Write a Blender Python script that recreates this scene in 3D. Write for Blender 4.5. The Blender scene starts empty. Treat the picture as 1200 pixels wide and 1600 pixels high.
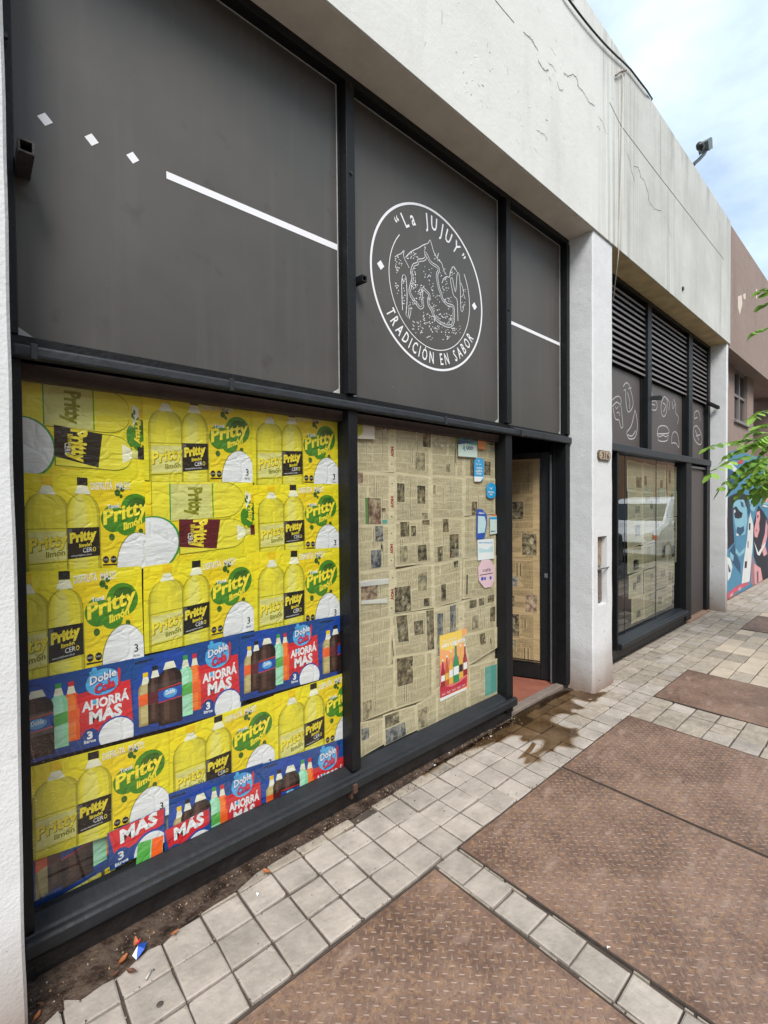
import bpy, math, random
from mathutils import Vector, Matrix, noise
from mathutils.geometry import tessellate_polygon
S = bpy.context.scene
R = math.radians
# ---------------------------------------------------------------- camera
FPX = 730.41; CAMZ = 1.6
RV = Vector((0.74783523, -0.6638195, -0.00928153))
UV_ = Vector((0.0198041, 0.00833181, 0.99976916))
FW = Vector((0.66358893, 0.74784641, -0.01937717))
cam = bpy.data.cameras.new('camera'); camo = bpy.data.objects.new('camera', cam)
S.collection.objects.link(camo); S.camera = camo
cam.sensor_fit = 'HORIZONTAL'; cam.sensor_width = 36; cam.lens = FPX / 1200 * 36
cam.clip_start = 0.05; cam.clip_end = 3000
m = Matrix((RV, UV_, -FW)).transposed().to_4x4(); m.translation = (0, 0, CAMZ)
camo.matrix_world = m

def at(px, py, D):            # point of the vertical plane y = D seen at a photo pixel
    d = FW + RV * ((px - 600) / FPX) - UV_ * ((py - 800) / FPX)
    t = D / d.y
    return Vector((d.x * t, D, CAMZ + d.z * t))
def gr(px, py, z=0.0):        # point of the ground seen at a photo pixel
    d = FW + RV * ((px - 600) / FPX) - UV_ * ((py - 800) / FPX)
    t = (z - CAMZ) / d.z
    return Vector((d.x * t, d.y * t, z))
def dep(px, py, w):           # point at a depth of w metres
    d = FW + RV * ((px - 600) / FPX) - UV_ * ((py - 800) / FPX)
    return Vector((0, 0, CAMZ)) + d * w

# ---------------------------------------------------------------- world, sun, exposure
SUN_EL, SUN_AZ = 50, 236      # azimuth measured from +X, counter-clockwise: sun behind the camera, street side
S.view_settings.view_transform = 'Standard'; S.view_settings.look = 'None'
S.view_settings.exposure = 1.16; S.view_settings.gamma = 1
W = bpy.data.worlds.new('World'); S.world = W; W.use_nodes = True
nt = W.node_tree; N = nt.nodes; L = nt.links
for n in list(N): N.remove(n)
out = N.new('ShaderNodeOutputWorld'); bg = N.new('ShaderNodeBackground')
sky = N.new('ShaderNodeTexSky'); sky.sky_type = 'NISHITA'; sky.sun_disc = False
sky.sun_elevation = R(SUN_EL); sky.sun_rotation = R(90 - SUN_AZ)
sky.air_density = 1.0; sky.dust_density = 1.0; sky.ozone_density = 1.5
tc = N.new('ShaderNodeTexCoord'); mp = N.new('ShaderNodeMapping'); mp.inputs['Scale'].default_value = (1, 1.0, 2.2)
mp.inputs['Rotation'].default_value = (0.3, 0.2, 0.5)
nz = N.new('ShaderNodeTexNoise'); nz.inputs['Scale'].default_value = 1.7; nz.inputs['Detail'].default_value = 7
nz.inputs['Roughness'].default_value = 0.55
cr = N.new('ShaderNodeValToRGB'); cr.color_ramp.elements[0].position = 0.36; cr.color_ramp.elements[1].position = 0.62
cr.color_ramp.elements[0].color = (.28, .28, .28, 1)
mx = N.new('ShaderNodeMixRGB'); mx.inputs[2].default_value = (5.0, 5.9, 6.5, 1)
L.new(tc.outputs['Generated'], mp.inputs[0]); L.new(mp.outputs[0], nz.inputs['Vector'])
L.new(nz.outputs['Fac'], cr.inputs[0]); L.new(cr.outputs[0], mx.inputs[0]); L.new(sky.outputs[0], mx.inputs[1])
L.new(mx.outputs[0], bg.inputs[0]); bg.inputs[1].default_value = 0.10
L.new(bg.outputs[0], out.inputs[0])
sun = bpy.data.lights.new('sun', 'SUN'); suno = bpy.data.objects.new('sun', sun); S.collection.objects.link(suno)
sun.energy = 2.0; sun.angle = R(24); sun.color = (1, .97, .93)
sd = Vector((math.cos(R(SUN_EL)) * math.cos(R(SUN_AZ)), math.cos(R(SUN_EL)) * math.sin(R(SUN_AZ)), math.sin(R(SUN_EL))))
suno.rotation_euler = sd.to_track_quat('Z', 'Y').to_euler()

# ---------------------------------------------------------------- object helpers
def link(o, parent=None):
    S.collection.objects.link(o)
    if parent: o.parent = parent
    return o
def tag(o, label=None, cat=None, group=None, kind=None):
    if label: o['label'] = label
    if cat: o['category'] = cat
    if group: o['group'] = group
    if kind: o['kind'] = kind
    return o
def empty(name, label, cat, group=None, loc=(0, 0, 0)):
    o = bpy.data.objects.new(name, None); o.empty_display_size = .1; link(o)
    o.location = loc
    return tag(o, label, cat, group)

class MB:
    def __init__(s): s.v = []; s.f = []; s.m = []
    def face(s, pts, mi=0):
        i = len(s.v); s.v += [tuple(p) for p in pts]; s.f.append(tuple(range(i, i + len(pts)))); s.m.append(mi)
    def tess(s, pts, mi=0):            # concave outline
        i = len(s.v); s.v += [tuple(p) for p in pts]
        for t in tessellate_polygon([[Vector(p) for p in pts]]):
            s.f.append(tuple(i + k for k in t)); s.m.append(mi)
    def raw(s, vs, fs, mi=0):
        i = len(s.v); s.v += [tuple(p) for p in vs]
        for f in fs: s.f.append(tuple(i + k for k in f)); s.m.append(mi)
    def box(s, x0, x1, y0, y1, z0, z1, mi=0):
        v = [(x, y, z) for z in (z0, z1) for y in (y0, y1) for x in (x0, x1)]
        s.raw(v, [(0, 2, 3, 1), (4, 5, 7, 6), (0, 1, 5, 4), (2, 6, 7, 3), (0, 4, 6, 2), (1, 3, 7, 5)], mi)
    def obox(s, o, ex, ey, ez, mi=0):  # box from corner o with edge vectors
        o, ex, ey, ez = map(Vector, (o, ex, ey, ez))
        v = [o + ex * i + ey * j + ez * k for k in (0, 1) for j in (0, 1) for i in (0, 1)]
        s.raw(v, [(0, 2, 3, 1), (4, 5, 7, 6), (0, 1, 5, 4), (2, 6, 7, 3), (0, 4, 6, 2), (1, 3, 7, 5)], mi)
    def extr(s, prof, a, b, mi=0):     # closed profile of points, moved by vector a and b
        n = len(prof); a = Vector(a); b = Vector(b)
        P = [Vector(p) for p in prof]; i = len(s.v)
        s.v += [tuple(p + a) for p in P] + [tuple(p + b) for p in P]
        for k in range(n):
            s.f.append((i + k, i + (k + 1) % n, i + n + (k + 1) % n, i + n + k)); s.m.append(mi)
        tt = tessellate_polygon([P])
        for t in tt:
            s.f.append(tuple(i + k for k in t)); s.m.append(mi)
            s.f.append(tuple(i + n + k for k in reversed(t))); s.m.append(mi)
    def tube(s, path, r, seg=8, mi=0, r1=None):
        path = [Vector(p) for p in path]; n = len(path); rings = []
        for k, p in enumerate(path):
            t = (path[min(k + 1, n - 1)] - path[max(k - 1, 0)]).normalized()
            up = Vector((0, 0, 1)) if abs(t.z) < .95 else Vector((1, 0, 0))
            a = t.cross(up).normalized(); b = t.cross(a)
            rr = r if r1 is None else r + (r1 - r) * k / (n - 1)
            i = len(s.v); s.v += [tuple(p + (a * math.cos(q * 2 * math.pi / seg) + b * math.sin(q * 2 * math.pi / seg)) * rr) for q in range(seg)]
            rings.append(i)
        for k in range(n - 1):
            for q in range(seg):
                s.f.append((rings[k] + q, rings[k] + (q + 1) % seg, rings[k + 1] + (q + 1) % seg, rings[k + 1] + q)); s.m.append(mi)
        s.f.append(tuple(rings[0] + q for q in reversed(range(seg)))); s.m.append(mi)
        s.f.append(tuple(rings[-1] + q for q in range(seg))); s.m.append(mi)
    def lathe(s, prof, c, axis='Z', seg=20, mi=0):
        c = Vector(c); i = len(s.v)
        for (r, h) in prof:
            for q in range(seg):
                a = q * 2 * math.pi / seg
                p = (r * math.cos(a), r * math.sin(a), h)
                if axis == 'Y': p = (p[0], h, p[1])
                if axis == 'X': p = (h, p[0], p[1])
                s.v.append(tuple(c + Vector(p)))
        for k in range(len(prof) - 1):
            for q in range(seg):
                s.f.append((i + k * seg + q, i + k * seg + (q + 1) % seg, i + (k + 1) * seg + (q + 1) % seg, i + (k + 1) * seg + q)); s.m.append(mi)
    def build(s, name, mats, parent=None, bevel=0, smooth=False, rel=None):
        me = bpy.data.meshes.new(name)
        off = Vector(rel) if rel is not None else Vector((0, 0, 0))
        me.from_pydata([tuple(Vector(v) - off) for v in s.v], [], s.f)
        if not isinstance(mats, (list, tuple)): mats = [mats]
        for mm in mats: me.materials.append(mm)
        me.polygons.foreach_set('material_index', [min(k, len(mats) - 1) for k in s.m])
        if smooth: me.polygons.foreach_set('use_smooth', [True] * len(s.f))
        me.update()
        o = bpy.data.objects.new(name, me); link(o, parent)
        if rel is not None and parent is None: o.location = off
        if bevel:
            b = o.modifiers.new('bevel', 'BEVEL'); b.width = bevel; b.segments = 2; b.limit_method = 'ANGLE'
        return o
def onebox(name, mat, parent, *a, bevel=0):
    b = MB(); b.box(*a); return b.build(name, mat, parent, bevel)

# ---------------------------------------------------------------- materials
def lin(c):
    return tuple(((x / 255) / 12.92 if x / 255 <= .04045 else ((x / 255 + .055) / 1.055) ** 2.4) for x in c) + (1,)
def newmat(name):
    mt = bpy.data.materials.new(name); mt.use_nodes = True
    return mt, mt.node_tree.nodes, mt.node_tree.links, mt.node_tree.nodes['Principled BSDF']
def plain(name, col, rough=.6, metal=0, spec=.5, bump=0, bscale=40, var=0, vscale=6, raw=False, island=0):
    """colour + soft noise variation + bump; everything in object space"""
    mt, n, l, b = newmat(name)
    c = col if raw else lin(col)
    if len(c) == 3: c = tuple(c) + (1,)
    b.inputs['Base Color'].default_value = c; b.inputs['Roughness'].default_value = rough
    b.inputs['Metallic'].default_value = metal; b.inputs['Specular IOR Level'].default_value = spec
    t = n.new('ShaderNodeTexCoord'); src = None
    if var:
        z = n.new('ShaderNodeTexNoise'); z.inputs['Scale'].default_value = vscale; z.inputs['Detail'].default_value = 6
        z.inputs['Roughness'].default_value = .65
        l.new(t.outputs['Object'], z.inputs['Vector'])
        r = n.new('ShaderNodeMapRange'); r.inputs[1].default_value = .25; r.inputs[2].default_value = .75
        r.inputs[3].default_value = 1 - var; r.inputs[4].default_value = 1 + var * .6
        l.new(z.outputs['Fac'], r.inputs[0])
        h = n.new('ShaderNodeVectorMath'); h.operation = 'SCALE'; h.inputs[0].default_value = c[:3]
        l.new(r.outputs[0], h.inputs['Scale']); src = h.outputs[0]
        if island:
            g = n.new('ShaderNodeNewGeometry'); r2 = n.new('ShaderNodeMapRange'); r2.inputs[3].default_value = 1 - island; r2.inputs[4].default_value = 1 + island
            l.new(g.outputs['Random Per Island'], r2.inputs[0])
            h2 = n.new('ShaderNodeVectorMath'); h2.operation = 'SCALE'; l.new(src, h2.inputs[0]); l.new(r2.outputs[0], h2.inputs['Scale']); src = h2.outputs[0]
        l.new(src, b.inputs['Base Color'])
        r3 = n.new('ShaderNodeMapRange'); r3.inputs[3].default_value = max(0, rough - .12); r3.inputs[4].default_value = min(1, rough + .12)
        l.new(z.outputs['Fac'], r3.inputs[0]); l.new(r3.outputs[0], b.inputs['Roughness'])
    if bump:
        z2 = n.new('ShaderNodeTexNoise'); z2.inputs['Scale'].default_value = bscale; z2.inputs['Detail'].default_value = 5
        l.new(t.outputs['Object'], z2.inputs['Vector'])
        bp = n.new('ShaderNodeBump'); bp.inputs['Strength'].default_value = bump; bp.inputs['Distance'].default_value = .01
        l.new(z2.outputs['Fac'], bp.inputs['Height']); l.new(bp.outputs[0], b.inputs['Normal'])
    return mt

def tex(n, l, kind, vec, **k):
    t = n.new('ShaderNodeTex' + kind)
    for a, v in k.items():
        if a in t.inputs: t.inputs[a].default_value = v
        else: setattr(t, a, v)
    l.new(vec, t.inputs['Vector']); return t
def ramp(n, l, src, a, b, lo=0, hi=1):
    r = n.new('ShaderNodeMapRange'); r.clamp = True
    for i, v in enumerate((a, b, lo, hi)): r.inputs[i + 1].default_value = v
    l.new(src, r.inputs[0]); return r.outputs[0]
def math_(n, l, op, a, b=None, clamp=False):
    q = n.new('ShaderNodeMath'); q.operation = op; q.use_clamp = clamp
    for i, v in enumerate((a, b)):
        if v is None: continue
        if isinstance(v, (int, float)): q.inputs[i].default_value = v
        else: l.new(v, q.inputs[i])
    return q.outputs[0]
def mixc(n, l, f, a, b):
    q = n.new('ShaderNodeMixRGB')
    if isinstance(f, (int, float)): q.inputs[0].default_value = f
    else: l.new(f, q.inputs[0])
    for i, v in ((1, a), (2, b)):
        if isinstance(v, tuple): q.inputs[i].default_value = v
        else: l.new(v, q.inputs[i])
    return q.outputs[0]
def mapped(n, l, scale, src='Object', rot=(0, 0, 0)):
    t = n.new('ShaderNodeTexCoord'); mm = n.new('ShaderNodeMapping'); mm.inputs['Scale'].default_value = scale
    mm.inputs['Rotation'].default_value = rot
    l.new(t.outputs[src], mm.inputs[0]); return mm.outputs[0]

def plaster(name, col, dirt, streakx=None, base_dirt=True, bump=.5, bs=70, stain=.35):
    mt, n, l, b = newmat(name)
    t = n.new('ShaderNodeTexCoord'); o = t.outputs['Object']
    z1 = tex(n, l, 'Noise', o, Scale=1.3, Detail=8, Roughness=.6)
    z2 = tex(n, l, 'Noise', mapped(n, l, (5, 5, .55)), Scale=1.0, Detail=6, Roughness=.65)
    f1 = ramp(n, l, z1.outputs['Fac'], .38, .72)
    f2 = ramp(n, l, z2.outputs['Fac'], .5, .8)
    f = math_(n, l, 'MULTIPLY', math_(n, l, 'ADD', math_(n, l, 'MULTIPLY', f1, .45), math_(n, l, 'MULTIPLY', f2, .55)), stain)
    sx = n.new('ShaderNodeSeparateXYZ'); l.new(o, sx.inputs[0])
    if streakx:
        for (cx, w, k) in streakx:
            g = ramp(n, l, math_(n, l, 'ABSOLUTE', math_(n, l, 'SUBTRACT', sx.outputs[0], cx)), 0, w, 1, 0)
            z3 = tex(n, l, 'Noise', mapped(n, l, (38, 1, .7)), Scale=1.0, Detail=4)
            g = math_(n, l, 'MULTIPLY', math_(n, l, 'MULTIPLY', g, k), ramp(n, l, z3.outputs['Fac'], .42, .68))
            f = math_(n, l, 'ADD', f, g)
        f = math_(n, l, 'ADD', f, math_(n, l, 'MULTIPLY', ramp(n, l, sx.outputs[0], 4.1, 4.6, 0, .42), ramp(n, l, z1.outputs['Fac'], .2, .6, .45, 1)))
        top = ramp(n, l, sx.outputs[2], 5.0, 5.5, 0, .75)
        f = math_(n, l, 'ADD', f, math_(n, l, 'MULTIPLY', top, f2))
    f = math_(n, l, 'MINIMUM', f, .92)
    c = mixc(n, l, f, lin(col), lin(dirt))
    if base_dirt:
        g = ramp(n, l, math_(n, l, 'SUBTRACT', sx.outputs[2], math_(n, l, 'MULTIPLY', z1.outputs['Fac'], .45)), -.22, .24, .9, 0)
        c = mixc(n, l, g, c, lin((122, 100, 84)))
        z5 = tex(n, l, 'Noise', o, Scale=26, Detail=4)
        ch = math_(n, l, 'MULTIPLY', ramp(n, l, z5.outputs['Fac'], .66, .7), ramp(n, l, sx.outputs[2], .0, 1.2, .8, 0))
        c = mixc(n, l, ch, c, lin((120, 105, 95)))
    l.new(c, b.inputs['Base Color']); b.inputs['Roughness'].default_value = .85; b.inputs['Specular IOR Level'].default_value = .25
    z4 = tex(n, l, 'Noise', o, Scale=bs, Detail=5, Roughness=.6)
    z6 = tex(n, l, 'Noise', o, Scale=7, Detail=3)
    h = math_(n, l, 'ADD', z4.outputs['Fac'], math_(n, l, 'MULTIPLY', z6.outputs['Fac'], 2.2))
    bp = n.new('ShaderNodeBump'); bp.inputs['Strength'].default_value = bump; bp.inputs['Distance'].default_value = .012
    l.new(h, bp.inputs['Height']); l.new(bp.outputs[0], b.inputs['Normal'])
    return mt

def glass(name, tint=(.975, .985, .975), k=1.6):
    mt, n, l, b = newmat(name); n.remove(b)
    o = n['Material Output']; tr = n.new('ShaderNodeBsdfTransparent'); tr.inputs[0].default_value = tint + (1,)
    gl = n.new('ShaderNodeBsdfGlossy'); gl.inputs['Roughness'].default_value = .01
    fr = n.new('ShaderNodeFresnel'); fr.inputs[0].default_value = 1.5
    z = tex(n, l, 'Noise', mapped(n, l, (.9, .9, .5)), Scale=1.2, Detail=1)
    bp = n.new('ShaderNodeBump'); bp.inputs['Strength'].default_value = .035; bp.inputs['Distance'].default_value = .05
    l.new(z.outputs['Fac'], bp.inputs['Height']); l.new(bp.outputs[0], gl.inputs['Normal'])
    g = n.new('ShaderNodeNewGeometry')
    f = math_(n, l, 'MULTIPLY', math_(n, l, 'MULTIPLY', fr.outputs[0], k, True), math_(n, l, 'SUBTRACT', 1, g.outputs['Backfacing']))
    mxs = n.new('ShaderNodeMixShader'); l.new(f, mxs.inputs[0]); l.new(tr.outputs[0], mxs.inputs[1]); l.new(gl.outputs[0], mxs.inputs[2])
    l.new(mxs.outputs[0], o.inputs[0]); return mt

def paper(name, col, col2=None, rough=.36, crease=.65, spec=.5):
    mt, n, l, b = newmat(name)
    t = n.new('ShaderNodeTexCoord'); o = t.outputs['Object']
    z = tex(n, l, 'Noise', o, Scale=3.2, Detail=3)
    c2 = col2 or tuple(x * .93 for x in col)
    c = mixc(n, l, ramp(n, l, z.outputs['Fac'], .36, .64), lin(col), lin(c2))
    l.new(c, b.inputs['Base Color']); b.inputs['Roughness'].default_value = rough; b.inputs['Specular IOR Level'].default_value = spec
    vz = tex(n, l, 'Noise', o, Scale=9, Detail=2)
    add = n.new('ShaderNodeVectorMath'); add.operation = 'ADD'
    sc = n.new('ShaderNodeVectorMath'); sc.operation = 'SCALE'; sc.inputs['Scale'].default_value = .25
    l.new(vz.outputs['Color'], sc.inputs[0]); l.new(o, add.inputs[0]); l.new(sc.outputs[0], add.inputs[1])
    v = tex(n, l, 'Voronoi', add.outputs[0], Scale=8, feature='DISTANCE_TO_EDGE')
    cre = ramp(n, l, v.outputs[0], 0, .12)
    w = tex(n, l, 'Noise', mapped(n, l, (3, 3, 10), rot=(0, .35, 0)), Scale=2.2, Detail=4, Roughness=.6)
    h = math_(n, l, 'ADD', math_(n, l, 'MULTIPLY', cre, .22), math_(n, l, 'MULTIPLY', w.outputs['Fac'], 1.1))
    bp = n.new('ShaderNodeBump'); bp.inputs['Strength'].default_value = crease; bp.inputs['Distance'].default_value = .012
    l.new(h, bp.inputs['Height']); l.new(bp.outputs[0], b.inputs['Normal'])
    return mt

# text as flat polygons: cached per string
_txt = {}
def glyphs(s, bold=0.0):
    k = (s, bold)
    if k not in _txt:
        cu = bpy.data.curves.new('t', 'FONT'); cu.body = s; cu.offset = bold; cu.resolution_u = 2; cu.fill_mode = 'BOTH'
        ob = bpy.data.objects.new('t', cu); S.collection.objects.link(ob); bpy.context.view_layer.update()
        me = bpy.data.meshes.new_from_object(ob.evaluated_get(bpy.context.evaluated_depsgraph_get()))
        vs = [(v.co.x, v.co.y) for v in me.vertices]; fs = [tuple(p.vertices) for p in me.polygons]
        bpy.data.objects.remove(ob); bpy.data.curves.remove(cu); bpy.data.meshes.remove(me)
        if vs:
            x0 = min(v[0] for v in vs); x1 = max(v[0] for v in vs)
        else: x0 = x1 = 0
        _txt[k] = (vs, fs, x0, x1)
    return _txt[k]
def text_uv(mb, f, s, u0, v0, u1, v1=None, capfrac=None, h=.1, rise=0, slant=0, bold=.0, mi=0, dv=None):
    """string fitted between u0 and u1, baseline v0, height h (caps), rise of the baseline over the width; f maps (u, v) to 3-D"""
    vs, fs, a, b = glyphs(s, bold)
    if not vs: return
    k = (u1 - u0) / (b - a)
    mb.raw([f(u0 + (x - a) * k + slant * y, v0 + y / .72 * h + rise * (x - a) / (b - a)) for x, y in vs], fs, mi)
# ---------------------------------------------------------------- shared materials
M = {}
M['frame'] = plain('black_frame_paint', (19, 20, 22), .5, spec=.3, bump=.25, bscale=60, var=.35, vscale=14)
M['transom'] = plain('slate_frame_paint', (46, 49, 53), .45, spec=.35, bump=.2, bscale=50, var=.3, vscale=12)
M['sill'] = plain('sill_paint', (35, 37, 40), .5, spec=.35, bump=.3, bscale=45, var=.35, vscale=9)
M['plinth'] = plain('plinth_paint', (32, 30, 30), .5, bump=.9, bscale=28, var=.6, vscale=7)
def panelmat():
    mt, n, l, b = newmat('grey_vinyl_panel'); o = mapped(n, l, (1, 1, 1))
    z = tex(n, l, 'Noise', o, Scale=1.6, Detail=6, Roughness=.6)
    c = mixc(n, l, ramp(n, l, z.outputs['Fac'], .35, .68), lin((71, 69, 66)), lin((82, 79, 75)))
    st = tex(n, l, 'Noise', mapped(n, l, (22, 22, .9)), Scale=1, Detail=5)
    c = mixc(n, l, math_(n, l, 'MULTIPLY', ramp(n, l, st.outputs['Fac'], .55, .8), .10), c, lin((128, 124, 116)))
    z2 = tex(n, l, 'Noise', o, Scale=9, Detail=3)
    c = mixc(n, l, math_(n, l, 'MULTIPLY', ramp(n, l, z2.outputs['Fac'], .64, .74), .45), c, lin((56, 53, 50)))
    v = tex(n, l, 'Voronoi', o, Scale=16)
    dn = tex(n, l, 'Noise', o, Scale=3.3, Detail=2)
    sp_ = math_(n, l, 'MULTIPLY', ramp(n, l, v.outputs['Distance'], .035, .06, 1, 0), ramp(n, l, dn.outputs['Fac'], .53, .6))
    c = mixc(n, l, math_(n, l, 'MULTIPLY', sp_, .6), c, lin((140, 136, 128)))
    l.new(c, b.inputs['Base Color']); l.new(ramp(n, l, z.outputs['Fac'], .3, .7, .36, .55), b.inputs['Roughness']); b.inputs['Specular IOR Level'].default_value = .4
    bp = n.new('ShaderNodeBump'); bp.inputs['Strength'].default_value = .12; bp.inputs['Distance'].default_value = .02
    z3 = tex(n, l, 'Noise', o, Scale=2.5, Detail=2); l.new(z3.outputs['Fac'], bp.inputs['Height']); l.new(bp.outputs[0], b.inputs['Normal'])
    return mt
M['panel'] = panelmat()
M['panel2'] = plain('grey_vinyl_panel_b', (84, 77, 75), .5, spec=.35, bump=.05, var=.08, vscale=3)
M['white_vinyl'] = plain('white_vinyl', (226, 226, 228), .5)
M['sealant'] = plain('sealant', (168, 168, 164), .6, var=.25, vscale=30)
M['plaster'] = plaster('white_wall_plaster', (210, 210, 204), (152, 151, 145), streakx=[(4.3, .55, .8), (5.6, .35, .35), (7.6, .3, .3)], base_dirt=False, bump=.16, bs=45, stain=.42)
M['pillar'] = plaster('rough_pillar_plaster', (208, 209, 209), (172, 171, 168), bump=.28, bs=95, stain=.3)
M['soffit'] = plain('soffit_render', (204, 194, 180), .85, bump=.3, var=.18, vscale=5)
M['soffit2'] = plain('yellowed_soffit', (190, 166, 124), .85, bump=.3, var=.35, vscale=6)
M['brown'] = plaster('mauve_brown_render', (146, 128, 118), (116, 100, 92), base_dirt=False, bump=.4, stain=.6)
M['dark'] = plain('dark_room_wall', (44, 46, 48), .8)
M['teal_room'] = plain('teal_room_wall', (70, 100, 98), .8, var=.2)
M['rust'] = plain('rusty_steel', (84, 58, 44), .7, bump=.6, bscale=60, var=.5, vscale=30)
M['bracketm'] = plain('weathered_steel', (52, 44, 40), .6, bump=.5, bscale=60, var=.6, vscale=30)
M['blackpl'] = plain('black_plastic', (26, 27, 29), .45)
M['red_floor'] = plain('red_floor_tile', (138, 84, 68), .55, bump=.2, var=.3, vscale=7)
M['concrete'] = plain('threshold_concrete', (118, 106, 97), .85, bump=.6, bscale=50, var=.3, vscale=12)
M['alu'] = plain('grey_aluminium', (120, 122, 124), .4, metal=.6, var=.2, vscale=20)
M['glass'] = glass('shop_glass', k=1.5)
M['glass2'] = glass('side_shop_glass', tint=(.89, .92, .90), k=1.9)
M['mortar'] = plain('joint_dirt', (74, 64, 56), .95, bump=.5, bscale=70, var=.4, vscale=9)
M['tile'] = plain('pale_paving_tile', (161, 151, 141), .62, bump=.5, bscale=34, var=.36, vscale=7, island=.12)
M['tile_worn'] = plain('worn_paving_tile', (152, 141, 127), .7, bump=.6, bscale=34, var=.38, vscale=14, island=.14)
M['tile_beige'] = plain('beige_paving_tile', (174, 160, 142), .65, bump=.35, bscale=34, var=.2, vscale=7, island=.08)
M['asphalt'] = plain('asphalt', (82, 81, 80), .9, bump=.7, bscale=120, var=.25, vscale=3)
M['kerb'] = plain('kerb_concrete', (150, 146, 138), .85, bump=.5, var=.25)
M['earthy'] = plain('outer_ground', (120, 114, 104), .95, var=.2, vscale=.5)

def dirtmat():
    mt, n, l, b = newmat('wet_dirt')
    o = mapped(n, l, (1, 1, 1))
    z = tex(n, l, 'Noise', o, Scale=14, Detail=7, Roughness=.7)
    l.new(mixc(n, l, ramp(n, l, z.outputs['Fac'], .35, .7), lin((40, 31, 27)), lin((92, 74, 60))), b.inputs['Base Color'])
    l.new(ramp(n, l, z.outputs['Fac'], .4, .6, .25, .8), b.inputs['Roughness'])
    bp = n.new('ShaderNodeBump'); bp.inputs['Strength'].default_value = .9; bp.inputs['Distance'].default_value = .01
    z2 = tex(n, l, 'Noise', o, Scale=60, Detail=5)
    l.new(z2.outputs['Fac'], bp.inputs['Height']); l.new(bp.outputs[0], b.inputs['Normal'])
    return mt
M['dirt'] = dirtmat(); M['joint'] = plain('dark_joint', (72, 62, 56), .85, bump=.5, var=.4, vscale=20)
def platemat():
    mt, n, l, b = newmat('rusty_tread_plate')
    o = mapped(n, l, (1, 1, 1))
    z = tex(n, l, 'Noise', o, Scale=2.6, Detail=8, Roughness=.62)
    z2 = tex(n, l, 'Noise', o, Scale=30, Detail=8, Roughness=.8)
    z3 = tex(n, l, 'Noise', mapped(n, l, (2, 5, 1), rot=(0, 0, .6)), Scale=3, Detail=6)
    c = mixc(n, l, ramp(n, l, z.outputs['Fac'], .35, .65), lin((90, 69, 60)), lin((138, 112, 97)))
    c = mixc(n, l, math_(n, l, 'MULTIPLY', ramp(n, l, z2.outputs['Fac'], .48, .68), .75), c, lin((168, 130, 94)))
    zd = tex(n, l, 'Noise', o, Scale=70, Detail=5, Roughness=.8)
    c = mixc(n, l, math_(n, l, 'MULTIPLY', ramp(n, l, zd.outputs['Fac'], .5, .62), .45), c, lin((70, 54, 48)))
    c = mixc(n, l, math_(n, l, 'MULTIPLY', ramp(n, l, z3.outputs['Fac'], .56, .75), .45), c, lin((170, 148, 134)))
    l.new(c, b.inputs['Base Color']); b.inputs['Metallic'].default_value = .15
    l.new(ramp(n, l, z2.outputs['Fac'], .3, .7, .42, .68), b.inputs['Roughness'])
    bp = n.new('ShaderNodeBump'); bp.inputs['Strength'].default_value = .4; bp.inputs['Distance'].default_value = .003
    z4 = tex(n, l, 'Noise', o, Scale=150, Detail=4)
    l.new(z4.outputs['Fac'], bp.inputs['Height']); l.new(bp.outputs[0], b.inputs['Normal'])
    return mt
M['plate'] = platemat()
M['tread'] = plain('worn_tread', (152, 130, 116), .36, metal=.4, var=.35, vscale=5)

# ---------------------------------------------------------------- ground
KERB = -0.32
b = MB(); b.face([(-400, -400, -.16), (400, -400, -.16), (400, 400, -.16), (-400, 400, -.16)])
tag(b.build('ground', M['earthy']), kind='structure')
b = MB(); b.face([(-60, -8.0, -.13), (90, -8.0, -.13), (90, KERB - .14, -.13), (-60, KERB - .14, -.13)])
tag(b.build('road', M['asphalt']), kind='structure')
b = MB()
for i in range(60): b.box(-20 + i, -20 + i + .992, KERB - .14, KERB, -.155, .0)
tag(b.build('kerb', M['kerb'], bevel=.01), kind='structure')
b = MB(); b.box(-20, 90, -9.4, -8.0, -.15, 0)
tag(b.build('far_pavement', M['kerb']), kind='structure')
b = MB(); b.box(-20, 40, KERB, 2.3, -.15, -.012)
tag(b.build('pavement_base', M['mortar']), kind='structure')

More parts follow.
